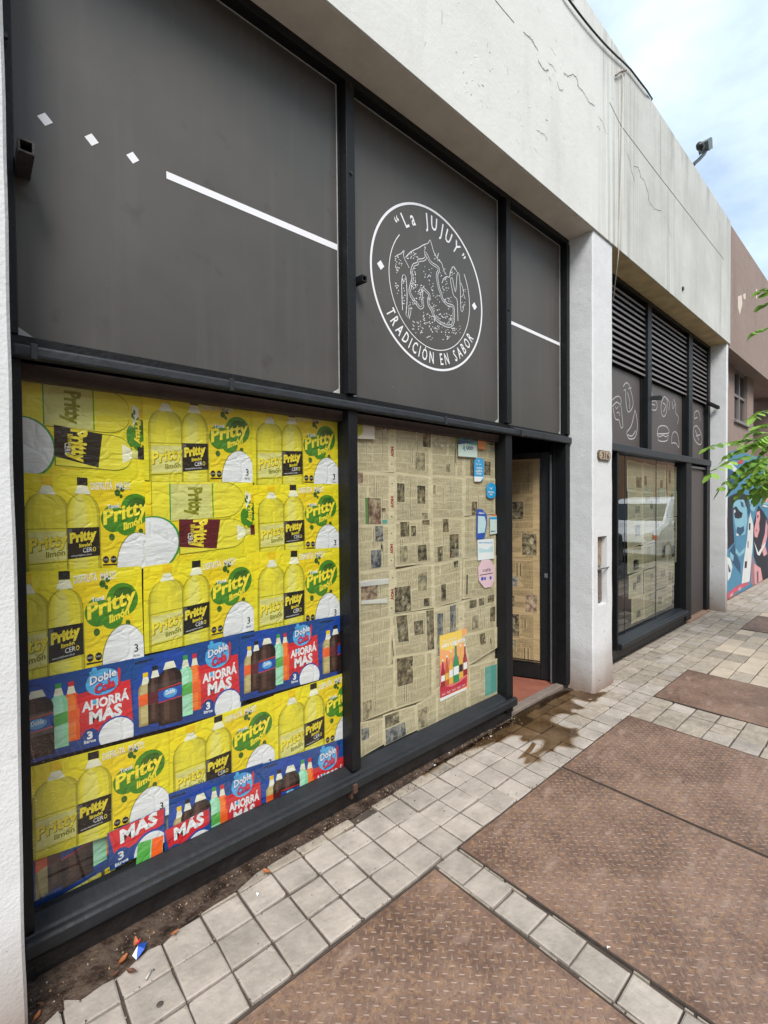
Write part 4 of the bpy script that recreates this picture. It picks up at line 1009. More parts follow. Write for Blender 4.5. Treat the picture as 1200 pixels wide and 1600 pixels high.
PA([(221, 610), (395, 636), (395, 756), (226, 754)], 2, 'yellow soda poster in the top row, between the sideways poster and the window-edge poster')
PA([(393, 635), (527, 650), (529, 760), (395, 758)], 3, 'yellow soda poster in the top right corner of the window by the black post')
PA([(26, 738), (240, 752), (243, 888), (31, 896)], 2, 'yellow soda poster at the left edge, second row, its logo cut by the sideways poster')
poster_a_side([(226, 752), (397, 754), (402, 862), (228, 888)], DR(3), 'maroon').build('soda_poster', 'yellow poster hung sideways in the second row, with red cap and dark red label', 'poster', GA)
PA([(395, 757), (529, 756), (531, 862), (399, 866)], 4, 'yellow soda poster at the right end of the second row, under the top right one')
PA([(-12, 897), (222, 884), (225, 1030), (-8, 1075)], 5, 'yellow soda poster at the left edge of the third row, left bottle cut off')
PA([(224, 886), (398, 862), (398, 985), (226, 1022)], 4, 'yellow soda poster in the middle of the third row with a creased white disc')
PA([(396, 862), (531, 855), (531, 972), (397, 992)], 5, 'yellow soda poster at the right end of the third row above the blue strip')
PB([(-25, 1077), (209, 1029), (212, 1150), (-20, 1212)], 6, 'blue cola poster at the left edge, its first bottles cut off by the frame')
PB([(207, 1030), (376, 989), (377, 1108), (209, 1151)], 7, 'blue cola poster with all five bottles, second from the left in the upper blue strip')
PB([(374, 990), (499, 967), (500, 1062), (375, 1096)], 8, 'blue cola poster third in the upper blue strip, near the right of the window')
PB([(497, 967), (625, 945), (625, 1035), (498, 1064)], 7, 'narrow end of a blue cola poster against the black post', clip=(0, .24, 0, 1))
PB([(40, 1268), (265, 1165), (266, 1298), (45, 1428)], 1, 'blue cola poster lowest at the left, hidden above by a yellow poster')
PA([(38, 1201), (264, 1143), (264, 1272), (42, 1348)], 9, 'large yellow soda poster low at the left edge, over the lowest blue poster')
PA([(262, 1143), (430, 1086), (430, 1205), (264, 1262)], 8, 'yellow soda poster in the middle of the fifth row, wrinkled over a blue poster')
PA([(428, 1086), (560, 1045), (560, 1150), (430, 1202)], 9, 'yellow soda poster at the right end of the fifth row, logo cut by the post', clip=(0, .86, 0, 1))
PB([(262, 1240), (411, 1192), (411, 1300), (264, 1362)], 9, 'crumpled blue cola poster in the lowest strip, left of the last one', clip=(0, 1, .12, 1))
PB([(409, 1194), (541, 1152), (541, 1262), (410, 1300)], 9.9, 'blue cola poster lowest at the right corner of the window', clip=(0, 1, .42, 1))
# torn scraps with MÁS
for (q, lab, r) in (([(168, 1302), (258, 1262), (258, 1316), (172, 1362)], 'torn red scrap reading MÁS with half a white disc, lower left', 10.4), ([(256, 1298), (328, 1262), (331, 1312), (258, 1350)], 'torn red scrap reading MÁS with half a white disc, right of its twin', 10.8)):
    s = Sheet(q, DR(r)); s.base('blue'); s.poly([(.02, .99), (.98, .99), (.97, .55), (.1, .28)], 'red', 1); s.text('MÁS', .2, .58, .86, .34, 'white', 3, rise=.08, bold=.05)
    s.ell(.72, .02, .34, .52, 'labelblue', 2); s.ell(.73, .0, .31, .48, 'white', 3); s.ell(.2, .2, .16, .26, 'blue', 3); s.text('3', .15, .17, .25, .2, 'white', 4); s.text('litros', .09, .04, .32, .09, 'white', 4)
    s.build('poster_scrap', lab, 'poster', 'torn poster scraps')
s = Sheet([(216, 1317), (256, 1304), (254, 1348), (212, 1368)], DR(11.1)); s.base('mint'); s.poly([(0, 0), (.5, 0), (.5, 1), (0, 1)], 'leaf', 1); s.poly([(.55, 0), (.97, .05), (1, 1), (.55, 1)], 'orange', 1)
s.build('poster_scrap', 'small torn scrap showing a green and an orange bottle, bottom of the window', 'poster', 'torn poster scraps')

# ---------------------------------------------------------------- newspapers
def newsmat(name, base, ink, k):
    mt, n, l, b = newmat(name)
    o = mapped(n, l, (1, 1, 1))
    z = tex(n, l, 'Noise', o, Scale=3.5, Detail=4)
    c = mixc(n, l, ramp(n, l, z.outputs['Fac'], .35, .65), lin(base), lin(tuple(x * .94 for x in base)))
    if k:
        ln = tex(n, l, 'Noise', mapped(n, l, (330, 1, 26)), Scale=1, Detail=2)      # vertical print lines (pages hang sideways)
        f = math_(n, l, 'MULTIPLY', ramp(n, l, ln.outputs['Fac'], .42, .6), k)
        c = mixc(n, l, f, c, lin(ink))
    l.new(c, b.inputs['Base Color']); b.inputs['Roughness'].default_value = .8; b.inputs['Specular IOR Level'].default_value = .15
    v = tex(n, l, 'Noise', o, Scale=4, Detail=4, Roughness=.55)
    vv = tex(n, l, 'Noise', mapped(n, l, (3, 1, 12), rot=(0, .5, 0)), Scale=1.3, Detail=3)
    bp = n.new('ShaderNodeBump'); bp.inputs['Strength'].default_value = .4; bp.inputs['Distance'].default_value = .03
    l.new(math_(n, l, 'ADD', v.outputs['Fac'], vv.outputs['Fac']), bp.inputs['Height']); l.new(bp.outputs[0], b.inputs['Normal'])
    return mt
def photomat(name, a, c_, sc=26):
    mt, n, l, b = newmat(name); o = mapped(n, l, (1, 1, 1))
    z = tex(n, l, 'Noise', o, Scale=sc, Detail=5, Roughness=.65, Distortion=.4)
    l.new(mixc(n, l, ramp(n, l, z.outputs['Fac'], .4, .62), lin(a), lin(c_)), b.inputs['Base Color']); b.inputs['Roughness'].default_value = .75; b.inputs['Specular IOR Level'].default_value = .15
    return mt
NP = (206, 194, 162)
NM = [newsmat('newsprint', NP, (90, 80, 60), 0), newsmat('newsprint_text', (194, 182, 150), (116, 108, 88), .46), photomat('news_photo', (52, 48, 40), (140, 128, 100)), plain('news_ink', (58, 52, 42), .8), plain('news_red', (150, 40, 34), .8),
      photomat('news_photo_colour', (88, 66, 58), (170, 148, 124)), plain('news_teal', (84, 150, 140), .8), photomat('news_photo_blue', (58, 62, 74), (146, 146, 138)), photomat('news_photo_grey', (110, 104, 88), (178, 166, 132)), plain('news_green', (84, 120, 66), .8)]
NM3 = [newsmat('newsprint_door_shaded', (172, 150, 112), (90, 80, 60), 0), newsmat('newsprint_door_shaded_text', (156, 136, 100), (100, 88, 66), .4)] + NM[2:]  # yellower door pages, also darkened in colour for the dimmer light in the doorway
NM2 = [newsmat('newsprint_far', (216, 200, 170), (90, 84, 64), 0), newsmat('newsprint_far_text', (196, 184, 156), (110, 104, 84), .4)] + NM[2:]
nr = random.Random(21)
def news(quad, D, lab, group, masthead=False, mats=None, photos=None, name='newspaper_page', world=None, plain_=False, seed=None, warp=.02):
    r_ = random.Random(seed) if seed is not None else nr
    c = world if world else [at(x, y, D) for x, y in quad]
    b = MB(); ctr = sum(c, Vector()) / 4
    fold = r_.uniform(-1, 1)
    nrm = (c[1] - c[0]).cross(c[3] - c[0]).normalized()
    if nrm.y > 0: nrm = -nrm
    jt = [Vector((r_.uniform(-.007, .007), 0, r_.uniform(-.009, .009))) for _ in range(4)]
    c = [a_ + j_ for a_, j_ in zip(c, jt)] if not world else c
    def f(u, v, l=0):
        p = c[3].lerp(c[2], u).lerp(c[0].lerp(c[1], u), v)
        k = noise.noise(p * 3 + Vector((0, fold * 5, 0)))
        return p + nrm * (.0005 * l) + Vector((.006 * k * (1 - abs(2 * u - 1)) * .5, 0, .008 * noise.noise(p * 4 + Vector((7, 3, fold)))))
    n = 10
    E = [(i / n, 0) for i in range(n)] + [(1, i / n) for i in range(n)] + [(1 - i / n, 1) for i in range(n)] + [(0, 1 - i / n) for i in range(n)]
    b.tess([f(*e) for e in E], 0)
    def rect(u0, u1, v0, v1, mi, l):
        b.face([f(u0, v0, l), f(u1, v0, l), f(u1, v1, l), f(u0, v1, l)], mi)
    # text columns: the page hangs sideways, so columns are horizontal bands of vertical print
    ncol = r_.choice((3, 4, 4, 5)); m0 = .05; right = .83 if masthead else .93
    ph = photos if photos is not None else []
    if photos is None:
        for k in range(r_.choice((1, 1, 2, 2))):
            w, h = r_.uniform(.17, .36), r_.uniform(.24, .45); u = r_.uniform(.06, right - w); v = r_.uniform(.06, .94 - h)
            ph.append((u, u + w, v, v + h, r_.choice((2, 2, 2, 8, 5 if r_.random() < .3 else 2))))
    heads = []
    for k in range(r_.choice((1, 2, 2))):
        u = r_.uniform(.1, right - .1); v = r_.uniform(.05, .45); heads.append((u, v, v + r_.uniform(.3, .5), r_.choice((1, 2))))
    for k in range(ncol):
        v0 = .04 + k * .92 / ncol; v1 = v0 + .92 / ncol - .018
        cuts = sorted([m0, right] + [r_.uniform(.2, right - .1) for _ in range(2)])
        for a, d in zip(cuts[:-1], cuts[1:]):
            if d - a > .05: rect(a, d - .014, v0, v1, 1, .6)
    for (u, v0, v1, nl) in heads:
        for q in range(nl):
            uu = u + q * .045; rect(uu - .012, uu + .034, v0 - .01, v1 + .01, 0, 1.2); v = v0
            while v < v1:
                d = r_.uniform(.012, .04); rect(uu, uu + .016, v, min(v + d, v1), 3, 1.8); v += d + .009
    for (u0, u1, v0, v1, mi) in ph:
        rect(u0 - .012, u1 + .012, v0 - .012, v1 + .012, 0, 2.2); rect(u0, u1, v0, v1, mi, 2.8)
        if mi in (2, 5, 7) and r_.random() < .8:
            for q in range(3):
                a, e = r_.uniform(u0 + .02, u1 - .05), r_.uniform(v0 + .02, v1 - .07); w, h = r_.uniform(.02, (u1 - u0) * .35), r_.uniform(.03, (v1 - v0) * .3)
                b.tess([f(min(u1, a + w * (.5 + .5 * math.cos(t))), min(v1, e + h * (.5 + .5 * math.sin(t))), 3.4) for t in [i * math.pi / 5 for i in range(10)]], 8)
    if r_.random() < .7: u = r_.uniform(.1, .9); rect(u, u + .006, .1, .9, 3, 1.0)
    if masthead:
        text_uv(b, lambda u, v: f(.885 + v, .55 - u, 3), 'HOY', 0, 0, .22, h=.075, bold=.05, mi=4)
        rect(.90, .93, .78, .80, 3, 2); rect(.90, .93, .16, .19, 3, 2)
    o = b.build(name, mats or NM, rel=ctr)
    return tag(o, lab, 'newspaper', group)
Zn6 = lambda pts: [(540 + .23333 * x, 640 + .23333 * y) for x, y in pts]
Zn7 = lambda pts: [(540 + .3 * x, 900 + .3 * y) for x, y in pts]
rowsw = ['top', 'second', 'third', 'fourth', 'fifth', 'sixth', 'lowest']; colsw = ['leftmost column beside the black post', 'second column', 'third column', 'rightmost column beside the doorway post']
G1 = 'old newspaper pages taped inside the second window'
Q6 = [[[(70, 95), (330, 112), (330, 430), (75, 415)], [(326, 110), (572, 135), (572, 442), (326, 430)], [(568, 135), (800, 165), (798, 455), (570, 440)], [(792, 160), (1015, 190), (1012, 465), (794, 450)]],
      [[(76, 425), (330, 428), (330, 770), (80, 785)], [(328, 428), (572, 438), (576, 742), (332, 748)], [(570, 438), (800, 450), (796, 730), (574, 742)], [(794, 448), (1012, 462), (1010, 700), (796, 712)]],
      [[(80, 780), (330, 768), (328, 1060), (86, 1090)], [(328, 744), (576, 740), (588, 1035), (326, 1062)], [(574, 738), (796, 722), (790, 1000), (586, 1038)], [(790, 718), (1010, 700), (1008, 985), (786, 998)]],
      [[(86, 1085), (330, 1058), (326, 1395), (92, 1445)], [(324, 1062), (590, 1032), (594, 1330), (326, 1375)], [(586, 1035), (788, 998), (782, 1280), (594, 1335)], [(786, 995), (1008, 975), (1008, 1240), (784, 1280)]]]
PH = {(0, 0): [(.40, .85, .90, 1.0, 5)], (0, 1): [(.55, .82, .12, .5, 8), (.75, .97, .62, .92, 2)], (0, 2): [(.42, .55, .1, .3, 8)], (0, 3): [(.18, .38, .05, .42, 2), (.6, .8, .08, .42, 2), (.68, .88, .82, .96, 2)],
      (1, 0): [(.27, .60, .03, .52, 5), (.02, .14, .78, .98, 5), (.64, .78, .04, .12, 6), (.18, .26, .03, .52, 9), (.62, .74, .26, .34, 5)], (1, 1): [(.05, .25, .40, .78, 2), (.60, .83, .38, .78, 2), (.72, .90, .02, .18, 8)], (1, 2): [(.06, .13, .55, .78, 8)], (1, 3): [(.22, .38, .0, .35, 2)],
      (2, 0): [(.46, .68, .62, .97, 7), (.34, .62, .05, .45, 7)], (2, 1): [(.15, .38, .65, .98, 2), (.42, .56, .65, .88, 2), (.74, .95, .88, .99, 2), (.12, .32, .08, .45, 8), (.58, .82, .08, .45, 2)], (2, 2): [(.32, .5, .68, .98, 2), (.52, .82, .08, .62, 2), (.14, .3, .05, .38, 2)], (2, 3): [],
      (3, 0): [(.06, .50, .42, .80, 5)], (3, 1): [(.0, .38, .02, .60, 2), (.56, .80, .42, .82, 8), (.70, .86, .06, .24, 2)], (3, 2): [(.25, .42, .1, .5, 2), (.68, .84, .82, .97, 2)], (3, 3): [(.10, .14, .1, .6, 3)]}
for i in range(4):
    for k in range(4):
        news(Zn6(Q6[i][k]), 2.026 - .0025 * ((i * 3 + k) % 4) * .0 - .003 * i - .0012 * (k % 2), 'newspaper page in the %s row, %s' % (rowsw[i], colsw[k]), G1, masthead=(k == 0), photos=list(PH[(i, k)]), seed=100 + i * 7 + k)
Q7 = [([(70, 232), (250, 205), (232, 475), (80, 490)], 'plain newspaper page, fifth row, leftmost column', [], False, 1), ([(228, 205), (462, 168), (466, 390), (250, 430)], 'newspaper page with a round dark picture, fifth row, second column', [(.12, .36, .35, .95, 2), (.8, .98, .0, .98, 2), (.5, .72, .45, .78, 2)], False, 0),
      ([(458, 165), (616, 125), (608, 560), (466, 610)], 'long newspaper page with book spines behind the drinks poster', [(.10, .30, .42, .92, 7), (.52, .72, .52, .98, 7)], True, 1), ([(606, 122), (788, 95), (788, 265), (610, 310)], 'newspaper page with three small portraits at the right, fifth row', [(.18, .38, .72, .95, 2), (.45, .6, .74, .95, 2), (.7, .9, .78, .98, 2), (.78, .94, .2, .62, 2), (.25, .45, .1, .5, 8)], False, 0),
      ([(78, 485), (262, 455), (258, 690), (80, 760)], 'plain newspaper page, sixth row, leftmost column', [(.05, .3, .02, .38, 8)], False, 0), ([(246, 425), (466, 375), (462, 625), (256, 700)], 'newspaper page with a dark square photo, sixth row, second column', [(.08, .45, .42, .95, 2)], False, 1),
      ([(606, 305), (788, 262), (788, 370), (640, 470)], 'creased newspaper page folded at the right edge', [(.45, .62, .45, .9, 2)], False, 2), ([(460, 600), (640, 455), (790, 430), (790, 620), (460, 790)][0:1] + [(640, 455), (645, 690), (470, 800)], 'crumpled newspaper page under the drinks poster', [], False, 1),
      ([(636, 465), (788, 425), (790, 620), (640, 695)], 'crumpled newspaper page with a teal picture in the lower right corner', [(.55, .98, .1, .85, 6)], False, 2),
      ([(78, 760), (200, 735), (200, 880), (80, 940)], 'small newspaper page in the lower left corner', [(.05, .35, .45, .8, 7)], False, 1), ([(196, 715), (372, 668), (376, 800), (198, 885)], 'newspaper page with two photos in the lowest row', [(.05, .45, .55, .95, 2), (.05, .62, .02, .5, 7)], False, 0),
      ([(368, 660), (480, 610), (484, 770), (374, 805)], 'narrow newspaper page with a grey photo in the lowest row', [(.05, .5, .1, .75, 8)], False, 1)]
for k, (q, lab, ph, mh, l_) in enumerate(Q7): news(Zn7(q), 2.018 - .003 * l_ - .0005 * k, lab, G1, photos=ph, masthead=mh, seed=300 + k)
# backing sheet fills leaks between the pages
onebox_ = MB(); onebox_.face([(1.5, 2.034, .15), (2.92, 2.034, .15), (2.92, 2.034, 2.09), (1.5, 2.034, 2.09)]); 
tag(onebox_.build('newspaper_backing', NM[0]), 'plain newsprint sheet showing in the gaps between the taped pages', 'newspaper')

# door pages
ddw = ['topmost page on the open door with dark head', 'second page from the top on the open door, one small photo', 'third page on the open door with large grey photo', 'fourth page on the open door with small blue photo', 'fifth page on the open door', 'sixth page on the open door with dark photo', 'lowest page on the open door']
zz = [1.985, 1.62, 1.335, 1.05, .80, .57, .34, .165]; zz = [1.975, 1.66, 1.36, 1.09, .82, .60, .38, .165]
phd = [[(.2, .4, .5, .95, 5)], [(.55, .8, .3, .8, 2)], [(.72, .98, .2, .9, 2)], [(.5, .7, .1, .45, 7)], [(.75, .98, .1, .9, 5)], [(.45, .7, .1, .98, 2)], [(.5, .62, .6, .9, 8)]]
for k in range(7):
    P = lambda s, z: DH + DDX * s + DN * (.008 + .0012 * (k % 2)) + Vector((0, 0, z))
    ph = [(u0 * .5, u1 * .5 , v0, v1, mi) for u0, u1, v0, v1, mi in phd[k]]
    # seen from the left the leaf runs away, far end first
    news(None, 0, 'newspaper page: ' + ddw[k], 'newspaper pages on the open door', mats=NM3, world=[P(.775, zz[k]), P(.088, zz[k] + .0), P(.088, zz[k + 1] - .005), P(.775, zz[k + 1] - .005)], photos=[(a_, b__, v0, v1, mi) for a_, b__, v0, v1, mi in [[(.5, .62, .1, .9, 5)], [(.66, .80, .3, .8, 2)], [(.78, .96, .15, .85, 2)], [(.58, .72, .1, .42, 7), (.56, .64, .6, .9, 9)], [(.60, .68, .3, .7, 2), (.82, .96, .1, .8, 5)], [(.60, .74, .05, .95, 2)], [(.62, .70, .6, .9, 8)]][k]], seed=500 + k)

# second shopfront pages
G2 = 'newspaper pages inside the far shop window'
zr = [2.03, 1.70, 1.385, 1.09, .80, .52, .25]
xr = [5.31, 5.74, 6.14, 6.53, 6.88]
wcol = ['left column', 'second column', 'third column', 'right column']
for i in range(6):
    for k in range(4):
        x0, x1 = xr[k] + nr.uniform(-.02, .02), xr[k + 1] + nr.uniform(-.01, .02); z1, z0 = zr[i] + nr.uniform(-.01, .02), zr[i + 1] + nr.uniform(-.01, .01)
        if i >= 4 and k == 3: x1 -= .09 * (i - 3); 
        if i == 5 and k == 0: x0 += .07
        D = 2.028 - .0025 * (i % 3) - .001 * (k % 2) - (.006 if i >= 3 else 0); t = nr.uniform(-.02, .02)
        news(None, 0, 'newspaper page behind the far window, %s row, %s' % (rowsw[i] if i < 5 else 'lowest', wcol[k]), G2, mats=NM2, world=[Vector((x0, D, z1)), Vector((x1, D, z1 + t)), Vector((x1 + nr.uniform(-.02, .02), D, z0 + t)), Vector((x0, D, z0))], seed=700 + i * 5 + k)

# ---------------------------------------------------------------- stickers and drinks poster
def flat(name, label, cat, pieces, D, group=None):
    """pieces: (outline in photo pixels or world list, material, layer)"""
    b = MB(); ms = []
    for pts, mt_, l_ in pieces:
        if mt_ not in ms: ms.append(mt_)
        b.tess([at(x, y, D - .0003 * l_) for x, y in pts], ms.index(mt_))
    c = Vector(b.v[0])
    return tag(b.build(name, ms, rel=c), label, cat, group), b
C = lambda nm, col, r=.35: plain('ink_' + nm, col, r)
c_navy, c_teal, c_pale, c_or, c_cy, c_wh, c_rb, c_pk, c_dk, c_lb = C('navy', (26, 58, 122)), C('teal', (40, 150, 150)), C('pale', (206, 222, 216)), C('orange', (222, 128, 74)), C('cyan', (46, 160, 214)), C('white', (230, 232, 234)), C('royal', (40, 84, 176)), C('pink', (228, 196, 206)), C('dark', (36, 40, 46)), C('lightblue', (190, 216, 222))
Zs = lambda pts: [(670 + .11875 * x, 650 + .11875 * y) for x, y in pts]
DST = 2.0085
def rr(x0, y0, x1, y1, r, n=6, cut=None):
    P = []
    for (cx, cy, a0) in ((x1 - r, y0 + r, -90), (x1 - r, y1 - r, 0), (x0 + r, y1 - r, 90), (x0 + r, y0 + r, 180)):
        for k in range(n + 1):
            a = R(a0 + 90 * k / n); P.append((cx + r * math.cos(a), cy + r * math.sin(a)))
    return P
def words(b, lines, D, mi):
    for (t, x0, y0, x1, h, sk) in lines:       # photo pixels in the Zs frame
        text_uv(b, lambda u, v: at(*Zs([(u, v)])[0], D), t, x0, y0, x1, h=-h, rise=sk, bold=.04, mi=mi)
def sticker(name, label, pieces, texts, tmat, grp=None):
    b = MB(); ms = []
    for pts, mt_, l_ in pieces:
        if mt_ not in ms: ms.append(mt_)
        b.tess([at(x, y, DST - .0003 * l_) for x, y in Zs(pts)], ms.index(mt_))
    ms.append(tmat); words(b, texts, DST - .0015, len(ms) - 1)
    c = Vector(b.v[0]); return tag(b.build(name, ms, rel=c), label, 'sticker', grp)
sticker('window_sticker', 'navy and pale sticker reading UOO at the top of the newspaper window', [([(388, 258), (636, 268), (640, 548), (388, 528)], c_pale, 0), ([(388, 258), (636, 268), (636, 375), (500, 360), (388, 372)], c_navy, 1), ([(500, 362), (636, 340), (636, 385), (560, 378)], c_teal, 2), ([(455, 400), (475, 395), (478, 465), (468, 465), (466, 430), (445, 450)], c_teal, 1)],
        [('UOO', 495, 440, 580, 42, 4)], c_navy)
sticker('window_sticker', 'small orange square sticker right of the navy one', [([(650, 275), (745, 280), (745, 442), (650, 430)], c_or, 0)], [('- - - -', 660, 330, 735, 14, 4), ('- - - -', 660, 380, 735, 14, 4)], C('dkorange', (190, 96, 60)))
sticker('window_sticker', 'tall rounded cyan sticker with a white foot', [(rr(596, 550, 726, 862, 60), c_cy, 0), ([(596, 795), (724, 800), (680, 862), (600, 862)], c_wh, 1), ([(640, 580), (655, 590), (675, 580), (658, 605)], c_wh, 1)],
        [('Pagá con', 620, 640, 690, 18, 3), ('tarjeta', 625, 690, 700, 20, 3), ('ACEPTA', 618, 735, 705, 26, 3), ('MOS', 628, 770, 690, 26, 3)], c_wh)
sticker('window_sticker', 'small rounded cyan sticker next to the right post', [(rr(760, 880, 880, 1085, 55), c_cy, 0), ([(800, 935), (820, 950), (842, 935), (820, 970)], c_wh, 1)], [('PROPINA', 782, 1010, 860, 20, 3), ('QR', 800, 1040, 840, 20, 2)], c_wh)
sticker('window_sticker', 'royal blue sticker framing a pale blank field', [([(632, 1225), (700, 1225), (765, 1300), (765, 1420), (735, 1600), (690, 1625), (628, 1620)], c_rb, 0), ([(648, 1315), (735, 1320), (755, 1400), (735, 1535), (645, 1545)], c_lb, 1)], [('Abierto', 655, 1285, 730, 22, 3)], c_wh)
sticker('window_sticker', 'narrow pale sticker with cyan head against the right post', [([(806, 1320), (895, 1320), (900, 1545), (806, 1560)], c_pale, 0), ([(806, 1330), (895, 1330), (895, 1360), (806, 1360)], c_cy, 1), ([(820, 1300), (893, 1298), (893, 1316), (820, 1318)], c_or, 0)], [('pagá', 820, 1520, 885, 16, 2)], c_navy)
Zt = lambda pts: [(670 + .18125 * x, 820 + .18125 * y) for x, y in pts]
b = MB(); b.tess([at(x, y, DST) for x, y in Zt([(420, 130), (560, 118), (565, 290), (422, 308)])], 0); b.tess([at(x, y, DST - .0003) for x, y in Zt([(430, 195), (500, 215), (556, 175), (556, 235), (430, 240)])], 1)
text_uv(b, lambda u, v: at(*Zt([(u, v)])[0], DST - .0006), 'BIENVENIDOS', 432, 160, 550, h=-12, mi=2, bold=.02); tag(b.build('window_sticker', [c_wh, c_lb, c_cy]), 'white square sticker with a pale blue wave above the pink one', 'sticker')
b = MB(); b.tess([at(x, y, DST) for x, y in Zt([(455, 305), (525, 298), (568, 360), (570, 470), (540, 535), (480, 545), (430, 480), (425, 370)])], 0)
text_uv(b, lambda u, v: at(*Zt([(u, v)])[0], DST - .0006), 'café', 465, 405, 535, h=-30, mi=1, rise=-6, bold=.0); b.tess([at(x, y, DST - .0006) for x, y in Zt([(440, 432), (552, 412), (552, 418), (440, 438)])], 1)
b.tess([at(x, y, DST - .0006) for x, y in Zt([(452, 452), (472, 450), (472, 478), (452, 480)])], 2); b.tess([at(x, y, DST - .0006) for x, y in Zt([(478, 452), (492, 450), (492, 474), (478, 476)])], 2); b.tess([at(x, y, DST - .0006) for x, y in Zt([(525, 445), (540, 443), (540, 468), (525, 470)])], 2)
tag(b.build('window_sticker', [c_pk, c_dk, c_rb]), 'pink octagonal sticker with dark script low in the newspaper window', 'sticker')
b = MB(); Zc = lambda pts: [(550 + .11875 * x, 650 + .11875 * y) for x, y in pts]
b.tess([at(x, y, DST) for x, y in Zc([(72, 62), (298, 90), (298, 305), (78, 298)])], 0); b.tess([at(x, y, DST - .0003) for x, y in Zc([(72, 72), (110, 85), (145, 130), (148, 190), (130, 240), (95, 265), (76, 262)])], 1)
tag(b.build('window_sticker', [C('offwhite', (206, 196, 184)), C('lime', (168, 170, 40))]), 'white card with lime green half disc, top left corner of the newspaper window', 'sticker')

# sticky tape and glue marks on the inside of the pane
tm, tn, tl, tb = newmat('clear_tape'); tb.inputs['Base Color'].default_value = (.8, .82, .82, 1); tb.inputs['Roughness'].default_value = .25; tb.inputs['Alpha'].default_value = .55
for q, lab in (([(562, 908), (607, 903), (607, 912), (563, 917)], 'upper whitish tape strip across the left newspaper column'), ([(565, 938), (605, 935), (605, 942), (564, 944)], 'lower whitish tape strip across the left newspaper column')):
    b = MB(); b.face([at(x, y, 2.0083) for x, y in q]); tag(b.build('tape_strip', tm), lab, 'tape', 'tape on the newspaper window')
gr_ = random.Random(6)
for (cx, cy, rx, ry, n_, lab) in ((599, 675, 9, 9, 9, 'flecked white glue mark near the top left of the newspaper'), (656, 676, 7, 5, 6, 'small white glue mark near the top middle of the newspaper'), (694, 689, 17, 8, 16, 'wide white glue smear beside the navy sticker')):
    b = MB()
    for k in range(n_):
        x = cx + gr_.uniform(-1, 1) * rx; y = cy + gr_.uniform(-1, 1) * ry; a = gr_.uniform(0, 3.1); L_ = gr_.uniform(1.2, 3.6); w_ = gr_.uniform(.4, .9)
        b.tess([at(x + L_ * math.cos(t) * math.cos(a) - w_ * math.sin(t) * math.sin(a), y + L_ * math.cos(t) * math.sin(a) + w_ * math.sin(t) * math.cos(a), 2.0081 - .00005 * k) for t in [i * .785 for i in range(8)]])
    tag(b.build('glue_mark', tm), lab, 'glue mark', 'tape on the newspaper window')
# drinks poster
def dp():
    b = MB(); ms = [C('peach', (240, 170, 110)), C('sun', (240, 206, 96)), C('crimson', (190, 40, 66)), c_wh, C('bgreen', (30, 140, 88)), C('amber', (196, 92, 50)), C('pinkish', (226, 120, 120)), C('gold', (226, 176, 70)), c_dk, C('wine', (150, 34, 50))]
    q = Zt([(92, 958), (328, 890), (340, 1410), (98, 1525)]); cc = [at(x, y, 2.0092) for x, y in q]
    def f(u, v, l=0):
        p = cc[3].lerp(cc[2], u).lerp(cc[0].lerp(cc[1], u), v); return Vector((p.x, 2.0092 - .0003 * l, p.z))
    P = lambda pts, mi, l: b.tess([f(u, v, l) for u, v in pts], mi)
    P([(0, 0), (1, 0), (1, 1), (0, 1)], 0, 0); P([(0, .8), (.35, .72), (.8, .8), (.8, 1), (0, 1)], 1, 1); P([(0, .05), (.93, .05), (.97, .5), (.55, .62), (0, .55)], 6, 1)
    P([(0, .05), (.95, .05), (.97, .22), (.7, .17), (.4, .15), (0, .24)], 2, 2); P([(0, 0), (.93, 0), (.93, .035), (0, .05)], 3, 2)
    text_uv(b, lambda u, v: f(u, v, 3), 'NOCHES DE', .1, .88, .6, h=.03, mi=3); text_uv(b, lambda u, v: f(u, v, 3), 'HAY CERVEZA', .08, .80, .93, h=.055, mi=3, bold=.05)
    for k in range(5): text_uv(b, lambda u, v: f(u, v, 3), '3x2', .06 + k * .18, .075, .17 + k * .18, h=.03, mi=3)
    def bot(cu, hw, v0, v1, mi, lab, l):
        Pp = [(cu - hw, v0), (cu + hw, v0), (cu + hw, v0 + (v1 - v0) * .5), (cu + hw * .35, v0 + (v1 - v0) * .75), (cu + hw * .3, v1), (cu - hw * .3, v1), (cu - hw * .35, v0 + (v1 - v0) * .75), (cu - hw, v0 + (v1 - v0) * .5)]
        P(Pp, mi, l); P([(cu - hw * .9, v0 + (v1 - v0) * .2), (cu + hw * .9, v0 + (v1 - v0) * .2), (cu + hw * .9, v0 + (v1 - v0) * .42), (cu - hw * .9, v0 + (v1 - v0) * .42)], lab, l + 1); P([(cu - hw * .32, v1 - .025), (cu + hw * .32, v1 - .025), (cu + hw * .32, v1 + .01), (cu - hw * .32, v1 + .01)], 3, l + 1)
    bot(.10, .07, .21, .62, 9, 3, 4); bot(.24, .07, .2, .66, 5, 7, 5); bot(.38, .07, .2, .72, 7, 3, 6); bot(.74, .075, .22, .76, 7, 8, 5); bot(.90, .075, .24, .74, 9, 3, 6); bot(.56, .105, .19, .80, 4, 3, 8)
    return tag(b.build('drinks_poster', ms, rel=cc[0]), 'small pink and yellow poster of beer bottles reading HAY CERVEZA', 'poster')
dp()

